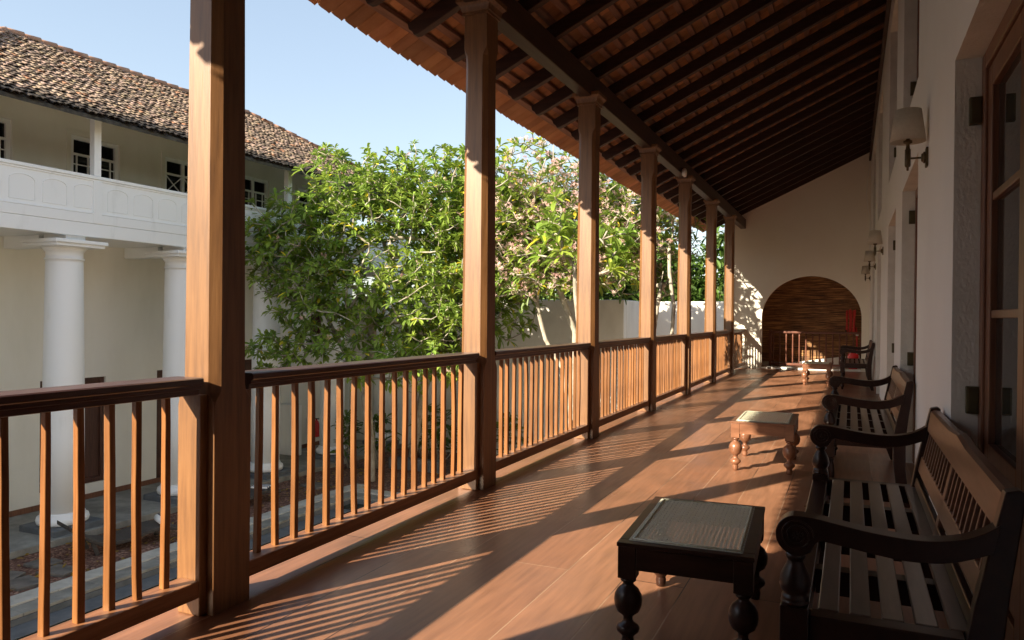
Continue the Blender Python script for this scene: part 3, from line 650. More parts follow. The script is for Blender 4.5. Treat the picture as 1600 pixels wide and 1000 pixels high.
# ------------------------------------------------------------------ cane-topped stools
cane_me = None
def make_stool(mw, label, loc, rz):
    global cane_me
    s = thing('cane_stool', label, 'stool', loc, rz, 'low stools with woven cane tops')
    W, D, H = .49, .78, .40; w, d = W / 2, D / 2
    lp = [(.018, .0), (.021, .004), (.024, .03), (.021, .044), (.026, .052), (.041, .066), (.044, .077), (.040, .088), (.024, .098), (.018, .106), (.018, .12), (.024, .128), (.042, .142), (.051, .164), (.053, .185), (.050, .205), (.040, .224), (.026, .236), (.020, .243), (.020, .25), (.03, .256), (.03, .264), (.022, .27)]
    for sx in (-1, 1):
        for sy in (-1, 1):
            cx, cy = sx * (w - .036), sy * (d - .036)
            MB().box(cx - .034, cx + .034, cy - .034, cy + .034, .27, H - .0105).lathe(lp, cx, cy, 24).build('leg', mw, s, bevel=.003)
    ap = MB()
    for sy in (-1, 1): ap.box(-w + .07, w - .07, sy * d - (sy > 0) * .03 + (sy < 0) * .004, sy * d + (sy < 0) * .03 - (sy > 0) * .004, .305, H - .011)
    for sx in (-1, 1): ap.box(sx * w - (sx > 0) * .03 + (sx < 0) * .004, sx * w + (sx < 0) * .03 - (sx > 0) * .004, -d + .07, d - .07, .305, H - .011)
    ap.build('apron', mw, s, bevel=.003)
    tf = MB(); b_ = .052
    tf.box(-w - .002, w + .002, -d - .002, -d + b_, H - .01, H + .006).box(-w - .002, w + .002, d - b_, d + .002, H - .01, H + .006)
    tf.box(-w - .002, -w + b_, -d + b_ , d - b_, H - .01, H + .006).box(w - b_, w + .002, -d + b_, d - b_, H - .01, H + .006)
    tf.build('top_frame', mw, s, bevel=.003)
    if cane_me is None:
        cn = MB(); x0, x1, y0, y1 = -w + b_ - .012, w - b_ + .012, -d + b_ - .012, d - b_ + .012; z = H + .0065; st = .0172
        def rib(p, q, wd, zz):
            p, q = Vector(p), Vector(q); dd = (q - p).normalized(); nn = Vector((-dd.y, dd.x)) * wd / 2
            cn.add([(p.x - nn.x, p.y - nn.y, zz), (q.x - nn.x, q.y - nn.y, zz), (q.x + nn.x, q.y + nn.y, zz), (p.x + nn.x, p.y + nn.y, zz)], [(0, 1, 2, 3)])
        a = x0
        while a <= x1: rib((a, y0), (a, y1), .0112, z); a += st
        a = y0
        while a <= y1: rib((x0, a), (x1, a), .0122, z + .0009); a += st
        # diagonals clipped to the rectangle
        for sgn, zz in ((1, z + .0018), (-1, z + .0026)):
            c0 = -1.2
            while c0 < 1.2:
                pts = []
                for x in (x0, x1):
                    yv = sgn * x + c0
                    if y0 <= yv <= y1: pts.append((x, yv))
                for yv in (y0, y1):
                    x = (yv - c0) / sgn
                    if x0 < x < x1: pts.append((x, yv))
                if len(pts) >= 2 and (Vector(pts[0]) - Vector(pts[1])).length > .01: rib(pts[0], pts[1], .0032, zz)
                c0 += st * 2
        e = .012      # binding bead round the opening
        cn.tube([(x0 + e, y0 + e, z + .003), (x1 - e, y0 + e, z + .003), (x1 - e, y1 - e, z + .003), (x0 + e, y1 - e, z + .003)], .0045, 6, closed=True)
        o = cn.build('cane_seat', M['cane'], s); cane_me = o.data
    else:
        o = bpy.data.objects.new('cane_seat', cane_me); C.objects.link(o); o.parent = s
    return s
make_stool(M['stool_shaded'], 'nearest stool, wood coloured darker for its shade under a pale cane top, beside the front bench', (-.567, 3.14, 0), R(3.0))
make_stool(M['stool_red'], 'middle stool of reddish wood half in sunlight', (-.652, 6.76, 0), R(1.0))
make_stool(M['stool_red'], 'farthest reddish stool in front of the arch', (-.575, 15.6, 0), R(-1.0))

# ------------------------------------------------------------------ wall lamps
def make_lamp():
    l = thing('wall_lamp', '', 'lamp', group='brass wall lamps with linen shades')
    MB().box(-.012, 0, -.036, .036, -.055, .055).lathe([(.034, -.012), (.034, -.022), (.026, -.026), (.022, -.034)], 0, 0, 20, axis='x').build('back_plate', M['brass'], l, bevel=.002)
    MB().tube([(-.03, 0, 0), (-.104, 0, 0)], .006, 10).build('arm', M['brass'], l)
    MB().lathe([(.004, -.072), (.006, -.07), (.007, -.052), (.014, -.048), (.016, -.04), (.016, .052), (.012, .056), (.010, .075), (.010, .085), (.024, .09), (.024, .104), (.01, .11), (.008, .13)], -.104, 0, 18).build('stem', M['brass'], l)
    sh = MB(); vs = []; fs = []; S = 36
    for r, z in ((.096, .098), (.0705, .285), (.0685, .285), (.094, .098)):
        for k in range(S): a = 2 * math.pi * k / S; vs.append((-.104 + r * math.cos(a), r * math.sin(a), z))
    for i in range(4):
        for k in range(S): fs.append((i * S + k, i * S + (k + 1) % S, ((i + 1) % 4) * S + (k + 1) % S, ((i + 1) % 4) * S + k))
    s_ = sh.add(vs, fs, smooth=True).build('lamp_shade', M['shade'], l)
    MB().lathe([(.011, .13), (.02, .16), (.022, .19), (.012, .22)], -.104, 0, 12).build('bulb', M['white'], l)
    MB().tube([(-.104 - .07, 0, .255), (-.104 + .07, 0, .255)], .002, 5).build('shade_carrier', M['brass'], s_)
    return l
lamp = make_lamp()
ll = ['nearest brass wall lamp with cream tapered shade, high beside the front door', 'second wall lamp with cream shade, middle of the wall', 'third small wall lamp with cream shade near the end', 'last tiny wall lamp with cream shade next to the end wall']
for k, y in enumerate([5.0, 11.6, 15.0, 19.15]):
    o = lamp if k == 0 else dup(lamp); o.location = (Wx - .001, y, 2.2); o['label'] = ll[k]
# white bulkhead light on the beam, cable on the wall
bl_ = thing('bulkhead_light', 'small white oval light fixed to the beam above the fourth post', 'light', (-2.40, 11.85, 3.5))
MB().lathe([(.03, -.035), (.06, -.03), (.072, -.005), (.066, .02), (.03, .035)], 0, .02, 20, axis='x').build('body', M['white'], bl_)
MB().box(-.035, -.01, -.03, .03, -.05, .09).build('bracket', M['beam'], bl_)
cb = MB().tube([(.37, 19.5, 4.95), (.33, 19.45, 4.6), (.30, 19.4, 4.2), (.33, 19.45, 3.85), (.385, 19.5, 3.6), (.392, 19.6, 2.6)], .009, 6).build('cable', M['white'])
tag(cb, 'thin pale cable looping down the corner of the plaster and end walls', 'cable')

# ------------------------------------------------------------------ courtyard ground, pool
PXa, PXb, PYa, PYb = -10.72, -4.6, -6.0, 14.68
def rect_with_hole(mb, X0, X1, Y0, Y1, z, h):
    xs = [X0, h[0], h[1], X1]; ys = [Y0, h[2], h[3], Y1]
    for i in range(3):
        for j in range(3):
            if i == 1 and j == 1: continue
            mb.add([(xs[i], ys[j], z), (xs[i + 1], ys[j], z), (xs[i + 1], ys[j + 1], z), (xs[i], ys[j + 1], z)], [(0, 1, 2, 3)])
gm = MB(); rect_with_hole(gm, -600, 500, -500, 900, G, (PXa, PXb, PYa, PYb))
tag(gm.build('ground', M['gravel']), 'reddish gravel ground of the courtyard', 'ground', kind='structure')
pb = MB().box(PXa, PXb, PYa, PYb, G - .9, G - .85)
for a in ((PXa, PXa + .02, PYa, PYb), (PXb - .02, PXb, PYa, PYb), (PXa, PXb, PYb - .02, PYb), (PXa, PXb, PYa, PYa + .02)): pb.box(a[0], a[1], a[2], a[3], G - .85, G - .004)
tag(pb.build('pool_basin', M['plinth']), 'dark stone basin of the garden pool', 'pool', kind='structure')
tag(MB().box(PXa + .02, PXb - .02, PYa + .02, PYb - .02, G - .12, G - .10).build('water', M['water']), 'dark still water of the pool below the balustrade', 'water', kind='structure')
for k in range(3):
    o = MB().box(PXa + .03, PXa + .45 + .0 * k, PYa + 1 + 0, PYb - .6, G - .098, G - .085 + .0) if k == 0 else None
    if o: tag(o.build('pool_step', M['plinth'], bevel=.01), 'wet blue grey ledge along the courtyard side of the pool', 'step', kind='structure')
cop = thing('pool_coping', 'pale stone coping slabs around the pool edge', 'coping', (PXa, 9, G))
cp = MB(); y = PYa - .7
while y < PYb + .1:
    L_ = .62 + rnd.uniform(-.03, .03); cp.box(PXa - .36, PXa, y, min(y + L_ - .008, PYb), G, G + .05 + rnd.uniform(-.004, .004)); y += L_
x = PXa - .36
while x < PXb: cp.box(x, x + .61, PYb + .003, PYb + .37, G, G + .05 + rnd.uniform(-.004, .004)); x += .62
local(cp, cop).build('inner_coping', M['paver'], cop, bevel=.006)
cp = MB(); y = PYa - .7
while y < PYb + .3: cp.box(PXa - .74, PXa - .368, y, y + .89, G, G + .07 + rnd.uniform(-.005, .005)); y += .9
x = PXa - .74
while x < PXb: cp.box(x, x + .87, PYb + .378, PYb + .74, G, G + .07 + rnd.uniform(-.005, .005)); x += .88
local(cp, cop).build('outer_coping', M['stone'], cop, bevel=.008)
ss = [(-12.0, 8.38, .55, .42, 12, 'rectangular'), (-11.95, 7.75, .5, .42, -8, 'dark wet'), (-12.55, 7.75, .55, .45, 20, 'cracked'), (-12.6, 8.5, .5, .36, 5, 'weathered'), (-13.1, 7.4, .5, .45, -15, 'broad'), (-12.9, 12.9, .6, .4, 8, 'mossy'), (-12.3, 15.3, .6, .45, -5, 'pale')]
for k, (x, y, a, b_, r_, w) in enumerate(ss):
    pts = [(a / 2 * sx + rnd.uniform(-.04, .04), b_ / 2 * sy + rnd.uniform(-.04, .04)) for sx, sy in ((-1, -1), (0, -1.03), (1, -1), (1, 1), (0, 1.04), (-1, 1))]
    o = MB().prism(pts, 'z', 0, .06).build('stepping_stone', M['slab'], bevel=.012); o.location = (x, y, G - .01); o.rotation_euler = (0, 0, R(r_))
    tag(o, '%s stepping stone in the gravel, %s' % (w, ['near the pool', 'left of the pool edge', 'beside the terrace', 'behind the first slab', 'at the far left', 'by the second lounger', 'under the tree'][k]), 'stone', 'stepping stones in the gravel')

# loungers
def make_lounger():
    l = thing('sun_lounger', '', 'lounger', group='dark woven sun loungers in the courtyard')
    pts = [(-.95, .62), (-.80, .50), (-.60, .33), (-.42, .235), (-.25, .20), (0, .205), (.2, .235), (.42, .285), (.6, .30), (.8, .285), (.97, .24)]
    th = .075; pr = pts + [(y, z - th) for y, z in pts[::-1]]
    MB().prism(pr, 'x', -.32, .32).build('seat', M['rattan'], l, bevel=.015)
    for y0, z0 in ((-.55, .235), (.78, .215)):
        for sx in (-.27, .27): MB().obox((sx, y0, z0), (sx, y0 + (.09 if y0 < 0 else 0), 0.0), .06, .06, (1, 0, 0)).build('leg', M['rattan'], l)
    return l
lo = make_lounger(); lo.location = (-12.35, 9.75, G); lo.rotation_euler = (0, 0, R(-18)); lo['label'] = 'dark woven lounger with raised back beside the nearest white column'
l2 = dup(lo); l2.location = (-12.6, 12.95, G); l2.rotation_euler = (0, 0, R(-10)); l2['label'] = 'dark woven lounger half hidden behind the nearest timber post'
tw = MB().lathe([(.02, -.2), (.075, -.19), (.078, 0), (.075, .19), (.02, .2)], 0, 0, 18, axis='x').build('rolled_towel', M['towel']); tw.location = (-12.06, 10.42, G + .375); tw.rotation_euler = (R(0), 0, R(-25))
tag(tw, 'white and blue towel rolled on the foot of the nearer lounger', 'towel')
t2 = MB().box(-.2, .2, -.14, .14, 0, .05).build('folded_towel', M['towel'], bevel=.02); t2.location = (-12.5, 13.6, G + .295); t2.rotation_euler = (0, 0, R(20))
tag(t2, 'folded blue and white striped towel on the far lounger', 'towel')

# ------------------------------------------------------------------ white colonnaded building across the courtyard
B = thing('colonnaded_building', 'white two storey building with round columns and weathered tiled roof', 'building', (-16, 14, G))
BY0, BY1 = 6.95, 21.4; GX = -15.68; UX = -15.9; CXc = -14.0
mb = MB(); rv = MB()
wins = [(10.45, 12.0, -2.62, -.23), (13.4, 14.9, -2.97, -.18), (16.2, 17.85, -1.45, -.06), (19.2, 20.3, .45, 1.25)]
grid_wall(mb, GX, [BY0, BY1], [G, 2.98], wins, face=1, thick=.25, reveal=(B, M['bwall']))
mb.box(-21, GX - .26, BY0, BY0 + .2, G, 5.0).box(-21, GX - .26, BY1 - .2, BY1, G, 5.0)
local(mb, B).build('ground_floor_wall', M['bwall'], B)
mb = MB(); rv = MB()
uw = [(8.75, 9.95), (11.25, 12.47), (13.77, 14.99), (16.3, 17.5), (18.8, 20.0)]
grid_wall(mb, UX, [BY0, BY1], [2.98, 6.3], [(a, b, 3.08, 5.22) for a, b in uw], face=1, thick=.25, reveal=(B, M['bwall']))
local(mb, B).build('upper_wall', M['bwall'], B)
for k, (a, b, c, d) in enumerate(wins):
    w_ = local(MB().box(GX - .16, GX - .06, a, a + .09, c, d).box(GX - .16, GX - .06, b - .09, b, c, d).box(GX - .16, GX - .06, a + .09, b - .09, d - .09, d).box(GX - .16, GX - .06, (a + b) / 2 - .05, (a + b) / 2 + .05, c, d - .09)
               .box(GX - .16, GX - .06, a + .09, (a + b) / 2 - .05, c, c + .1).box(GX - .16, GX - .06, (a + b) / 2 + .05, b - .09, c, c + .1), B).build('door' if k == 1 else 'window', M['brown_shutter'], B, bevel=.005)
    local(MB().box(GX - .13, GX - .115, a + .08, b - .08, c + .02, d - .08), B).build('pane', M['brown_shutter'], w_)
for k, (a, b) in enumerate(uw):
    fx0, fx1 = UX - .10, UX - .02; c, d = 3.085, 5.215; f = MB()
    f.box(fx0, fx1, a, a + .09, c, d).box(fx0, fx1, b - .09, b, c, d).box(fx0, fx1, a + .09, b - .09, d - .09, d)
    ym = (a + b) / 2; f.box(fx0, fx1, ym - .04, ym + .04, c, d - .09).box(fx0 + .01, fx1 - .01, a + .09, ym - .04, 4.78, 4.83).box(fx0 + .01, fx1 - .01, ym + .04, b - .09, 4.78, 4.83)
    for (p, q_) in ((a + .09, ym - .04), (ym + .04, b - .09)):
        if k == 2:
            for z0 in (3.9, 4.34):
                f.obox((fx1 - .03, p, z0), (fx1 - .03, q_, z0 + .42), .02, .02, (1, 0, 0)); f.obox((fx1 - .03, p, z0 + .42), (fx1 - .03, q_, z0), .02, .022, (1, 0, 0))
            f.box(fx0 + .02, fx1 - .02, p, q_, 4.315, 4.335)
        else:
            for yv in (p + .1, q_ - .1): f.box(fx0 + .02, fx1 - .02, yv - .011, yv + .011, c, 4.78)
            for zv in (3.5, 3.62, 4.06, 4.18, 4.58): f.box(fx0 + .023, fx1 - .023, p, q_, zv - .011, zv + .011)
    w_ = local(f, B).build('window', M['bwhite'], B)
    local(MB().box(UX - .085, UX - .075, a + .08, b - .08, c, d - .08), B).build('pane', M['bglass'], w_)
    local(MB().box(UX - .002, UX + .03, a - .1, a - .002, 3.0, d + .1).box(UX - .002, UX + .03, b + .002, b + .1, 3.0, d + .1).box(UX - .002, UX + .03, a - .002, b + .002, d + .002, d + .1), B).build('architrave', M['bwall'], w_)
# balcony: slab, beam, panel with arched fields
local(MB().box(UX, -13.60, BY0, BY1, 2.765, 2.96), B).build('balcony_slab', M['bwhite'], B)
local(MB().box(-13.72, -13.56, BY0 - .02, BY1 + .02, 2.72, 2.98), B).build('edge_beam', M['bwhite'], B, bevel=.01)
local(MB().box(-13.66, -13.585, BY0 - .02, BY1 + .02, 2.98, 3.86), B).build('balcony_panel', M['bwhite'], B)
local(MB().box(-13.70, -13.54, BY0 - .04, BY1 + .04, 3.86, 3.925).box(-13.69, -13.565, BY0 - .04, BY1 + .04, 3.82, 3.858).box(-13.69, -13.552, BY0 - .04, BY1 + .04, 3.17, 3.20).box(-13.69, -13.553, BY0 - .03, BY1 + .03, 2.985, 3.168), B).build('balcony_rail', M['bwhite'], B, bevel=.008)
cols = [9.8 - 2.79 + .25, 9.8, 12.58, 15.37, 18.16, 20.95]
cl = None
for k, yc in enumerate(cols):
    if cl is None:
        cl = bpy.data.objects.new('column', None)
        # a column: its parts are sub-parts of a shaft mesh
        sh = MB().lathe([(.362, -2.62 - G), (.365, -1.2 - G), (.355, 0 - G), (.325, 2.2 - G), (.322, 2.25 - G), (.345, 2.255 - G), (.345, 2.29 - G), (.322, 2.295 - G), (.322, 2.4 - G), (.34, 2.42 - G), (.40, 2.50 - G)], 0, 0, 40).build('column', M['bwhite'], B)
        MB().box(-.50, .50, -.50, .50, 2.50 - G, 2.56 - G).box(-.54, .54, -.54, .54, 2.56 - G, 2.63 - G).box(-.33, .33, -.2, .2, 2.63 - G, 2.765 - G).build('capital', M['bwhite'], sh, bevel=.012)
        MB().lathe([(.40, .25), (.445, .27), (.46, .33), (.445, .39), (.39, .42), (.39, .45), (.37, .48)], 0, 0, 40).build('base', M['bwhite'], sh)
        MB().box(-.52, .52, -.52, .52, 0.0, .248).build('plinth', M['plinth'], sh, bevel=.012)
        MB().box(-1.66, -.56, -.14, .14, 2.52 - G, 2.764 - G).build('cross_beam', M['bwhite'], sh, bevel=.01)
        cl = sh; cl.location = (CXc + 16, yc - 14, 0)
    else:
        c = dup(cl, B); c.location = (CXc + 16, yc - 14, 0)
for yc in cols:
    yp = yc + .37
    local(MB().box(-13.70, -13.56, yp - .075, yp + .075, 3.93, 5.06).box(-13.76, -13.52, yp - .12, yp + .12, 5.06, 5.11).box(-13.80, -13.48, yp - .17, yp + .17, 5.11, 5.16).box(-13.72, -13.58, yp - 1.4, yp + 1.38, 5.161, 5.24), B).build('gallery_post', M['bwhite'], B, bevel=.006)
    local(MB().box(-13.60, -13.545, yp - .09, yp + .09, 3.0, 3.82), B).build('panel_pilaster', M['bwhite'], B, bevel=.005)
    for i in range(4):
        ya = yp + .17 + i * .61 + .06; yb = ya + .46; o_ = []
        for (w_, x0_, x1_) in ((0, -13.585, -13.5795),):
            pts = [(ya, 3.27), (yb, 3.27), (yb, 3.62)] + [((ya + yb) / 2 + .23 * math.cos(R(a)), 3.62 + .105 * math.sin(R(a))) for a in range(20, 180, 20)] + [(ya, 3.62)]
            fr = MB().tube([(x1_, p[0], p[1]) for p in pts], .0075, 4, smooth=False, closed=True)
            if yb < BY1: local(fr, B).build('arched_moulding', M['bwhite'], B)
# terrace floor
local(MB().box(GX, -13.36, BY0, BY1 + .3, G, G + .13), B).build('terrace', M['paver'], B, bevel=.01)
local(MB().box(GX - .001, GX + .018, BY0, BY1, G + .131, G + .25), B).build('skirting', M['door_wood'], B)
# roof
def tile_slope(mb, e0, e1, r0, r1, pitch=.142, expo=.17, seed=3):
    """half-round tiles on the slope whose eave runs e0->e1 and ridge r0->r1"""
    e0, e1, r0, r1 = map(Vector, (e0, e1, r0, r1)); ax = (e1 - e0); Ls = ax.length; ax.normalize()
    up = (r0 - e0) - ax * (r0 - e0).dot(ax); Lt = up.length; up.normalize(); nn = ax.cross(up).normalized()
    if nn.z < 0: nn = -nn
    a0, a1 = (r0 - e0).dot(ax), (r1 - e0).dot(ax); rr = random.Random(seed)
    rows = int(Lt / expo) + 1
    for j in range(rows):
        t0 = j * expo; f = t0 / Lt; sA, sB = a0 * f, Ls + (a1 - Ls) * f
        n0, n1 = int(sA / pitch), int(sB / pitch)
        for i in range(n0, n1 + 1):
            s = i * pitch + rr.uniform(-.022, .022)
            if s < sA - .05 or s > sB + .05: continue
            ln = expo + .05; tt = t0 + rr.uniform(-.05, .05); sk = rr.uniform(-.03, .03)
            g = rr.choice((.5, .75, 1.0, 1.15, 1.3)) * rr.uniform(.85, 1.12); kk = rr.random()
            tn = (g, g * rr.uniform(.88, 1.0), g * rr.uniform(.8, 1.0)) if kk > .14 else ((.32, .30, .30) if kk > .05 else (1.15, .75, .55))
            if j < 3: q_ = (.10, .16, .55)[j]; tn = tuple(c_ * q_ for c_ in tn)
            vs = []; S = 5; rad = pitch * .52
            for (tv, hh, rs) in ((tt, .045, 1.0), (tt + ln, .012, .85)):
                for k in range(S + 1):
                    a = math.pi * k / S; p = e0 + ax * (s + sk * (tv > tt) + rad * rs * math.cos(a)) + up * tv + nn * (hh + rad * .62 * math.sin(a)); vs.append(tuple(p))
            for k in range(S + 1):
                a = math.pi * k / S; p = e0 + ax * (s + rad * .8 * math.cos(a)) + up * (tt + .001) + nn * (.045 + rad * .40 * math.sin(a)); vs.append(tuple(p))
            fs = [(k, k + 1, S + 2 + k, S + 1 + k)[::-1] for k in range(S)] + [(k, k + 1, 2 * S + 3 + k, 2 * S + 2 + k) for k in range(S)]
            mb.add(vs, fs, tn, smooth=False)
            if j == 0:   # pan tile showing between the covers at the eave
                vs = []
                for tv in (tt + .01, tt + ln):
                    for k in range(S + 1):
                        a = math.pi * k / S; p = e0 + ax * (s + pitch / 2 + rad * math.cos(a)) + up * tv + nn * (.045 - rad * .62 * math.sin(a)); vs.append(tuple(p))
                mb.add(vs, [(k, k + 1, S + 2 + k, S + 1 + k) for k in range(S)], (.18, .17, .15))
EX, EZ, RX, RZ = -12.98, 4.93, -17.0, 7.36
y0, y1, ry0, ry1 = 6.45, 21.85, 10.5, 17.8; BXk = 2 * RX - EX
tm = MB()
tile_slope(tm, (EX, y0, EZ), (EX, y1, EZ), (RX, ry0, RZ), (RX, ry1, RZ), seed=3)
tile_slope(tm, (BXk, y0, EZ), (EX, y0, EZ), (RX, ry0, RZ), (RX, ry0, RZ), seed=4)
tile_slope(tm, (EX, y1, EZ), (BXk, y1, EZ), (RX, ry1, RZ), (RX, ry1, RZ), seed=5)
rs_ = [(EX, y0, EZ), (EX, y1, EZ), (BXk, y1, EZ), (BXk, y0, EZ), (RX, ry0, RZ), (RX, ry1, RZ)]
rf = local(MB().add(rs_ + [(a, b, c - .07) for a, b, c in rs_], [(0, 1, 5, 4), (1, 2, 5), (2, 3, 4, 5), (3, 0, 4), (6, 10, 11, 7), (7, 11, 8), (8, 11, 10, 9), (9, 10, 6), (0, 6, 7, 1), (1, 7, 8, 2), (2, 8, 9, 3), (3, 9, 6, 0)]), B).build('roof', M['dark_fascia'], B)
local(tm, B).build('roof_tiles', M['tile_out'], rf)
rc = MB()
def ridge_run(p, q_):
    p, q_ = Vector(p), Vector(q_); L_ = (q_ - p).length; n = int(L_ / .38); d = (q_ - p) / n
    for i in range(n):
        a, b = p + d * i, p + d * (i + 1.12); rc.tube([a + Vector((0, 0, .018)), b + Vector((0, 0, .0))], [.085, .07], 10)
ridge_run((RX, ry1, RZ + .06), (RX, ry0, RZ + .06)); ridge_run((EX, y1, EZ + .08), (RX, ry1, RZ + .06)); ridge_run((EX, y0, EZ + .08), (RX, ry0, RZ + .06)); ridge_run((BXk, y0, EZ + .08), (RX, ry0, RZ + .06))
local(rc, B).build('ridge_tiles', M['ridge'], rf)

# unseen building added left of the view to shade the courtyard
wg = thing('shade_building', 'long tiled building added outside the view to the left, shading the courtyard', 'building', (-19, -8, G))
local(MB().box(-24, -14.5, -26, 5.2, G, 5.0), wg).build('wall', M['bwall'], wg)
wr = MB().add([(-13.2, -27, 5.001), (-13.2, 6, 5.001), (-25.3, 6, 5.001), (-25.3, -27, 5.001), (-19.2, -22, 8.7), (-19.2, 1.5, 8.7)], [(0, 1, 5, 4), (1, 2, 5), (2, 3, 4, 5), (3, 0, 4), (0, 3, 2, 1)])
local(wr, wg).build('roof', M['ridge'], wg)

# garden walls
GT = 1.75
gw = MB().box(-15.5, -5.94, 21.0, 21.3, G, GT).box(-6.2, -5.94, 21.301, 24.2, G, GT)
tag(gw.build('garden_wall', M['gwall'], bevel=.02), 'high off white garden wall dappled with tree shadow, left part with the corner', 'wall')
g2 = MB().box(-5.938, -2.3, 24.2, 24.5, G, GT + .02)
tag(g2.build('garden_wall', M['gwall'], bevel=.02), 'set back grey white garden wall right of the corner', 'wall')
pw = MB().box(-15.66, -14.95, 17.75, 17.95, G + .13, -1.46)
tag(pw.build('low_wall', M['bwhite'], bevel=.01), 'low white partition wall beside the third round column', 'wall')
pl = MB().box(-11.9, -10.3, 18.0, 18.25, G, G + .32)
tag(pl.build('planter_edge', M['plinth'], bevel=.01), 'low blue grey planter edge at the foot of the trees', 'planter')
fx = thing('fire_extinguisher', 'red extinguisher half hidden beside a white column', 'extinguisher', (-15.25, 19.0, G + .5))
MB().lathe([(.02, 0), (.085, .01), (.09, .05), (.09, .42), (.06, .5), (.03, .52), (.03, .56)], 0, 0, 18).build('cylinder', M['red'], fx)
MB().box(-.03, .1, -.015, .015, .56, .585).build('handle', M['dark'], fx)

# neighbour's low roof and the meadow beyond
nb = thing('neighbour_house', 'low terracotta roofed house glimpsed beyond the garden wall', 'house', (-5.5, 36, G))
local(MB().box(-10, -1, 34.3, 40, G, 1.4), nb).build('wall', M['endwall'], nb)
local(MB().add([(-8.3, 33.8, 1.45), (-.5, 33.8, 1.1), (-.5, 40, 1.1), (-8.3, 40, 1.45), (-7.6, 37, 2.62), (-.5, 37, 1.9)], [(0, 1, 5, 4), (2, 3, 4, 5), (3, 0, 4), (1, 2, 5), (0, 3, 2, 1)]), nb).build('roof', M['ridge'], nb)
hv = []; hf = []; nx, ny = 20, 24
for j in range(ny + 1):
    for i in range(nx + 1):
        x = -90 + 160 * i / nx; y = 42 + 110 * j / ny; hv.append((x, y, G + 8.6 * (1 - math.exp(-(j / ny) * 3.2)) + .5 * math.sin(x * .13 + j * .5)))
for j in range(ny):
    for i in range(nx): a = j * (nx + 1) + i; hf.append((a, a + 1, a + nx + 2, a + nx + 1))
tag(MB().add(hv, hf, smooth=True).build('hills', M['lawn']), 'sunlit green meadow slope far beyond the garden wall', 'hill', kind='structure')

# ------------------------------------------------------------------ trees
def leaf_block(mb, P, D, L, W, tn, fold=.25, droop=.2, rr=rnd):
    """one folded leaf: base P, direction D, length L, width W"""
    D = D.normalized(); up = Vector((0, 0, 1)); S = D.cross(up)
    if S.length < 1e-3: S = Vector((1, 0, 0))
    S.normalize(); S = (S + Vector((rr.uniform(-.4, .4), rr.uniform(-.4, .4), rr.uniform(-.4, .4)))).normalized(); Nn = S.cross(D).normalized()
    pts = []
    for t_, w in ((0, .0), (.38, .75), (.72, 1.0), (.92, .55), (1.0, 0)):
        c = P + D * (L * t_) - Vector((0, 0, 1)) * (droop * L * t_ * t_)
        pts.append((c, w))
    v = [tuple(pts[0][0])]
    for c, w in pts[1:4]: v += [tuple(c + S * W * .5 * w + Nn * W * fold * w), tuple(c), tuple(c - S * W * .5 * w + Nn * W * fold * w)]
    v.append(tuple(pts[4][0]))
    mb.add(v, [(0, 1, 2), (0, 2, 3), (1, 4, 5, 2), (2, 5, 6, 3), (4, 7, 8, 5), (5, 8, 9, 6), (7, 10, 8), (8, 10, 9)], tn, smooth=False)

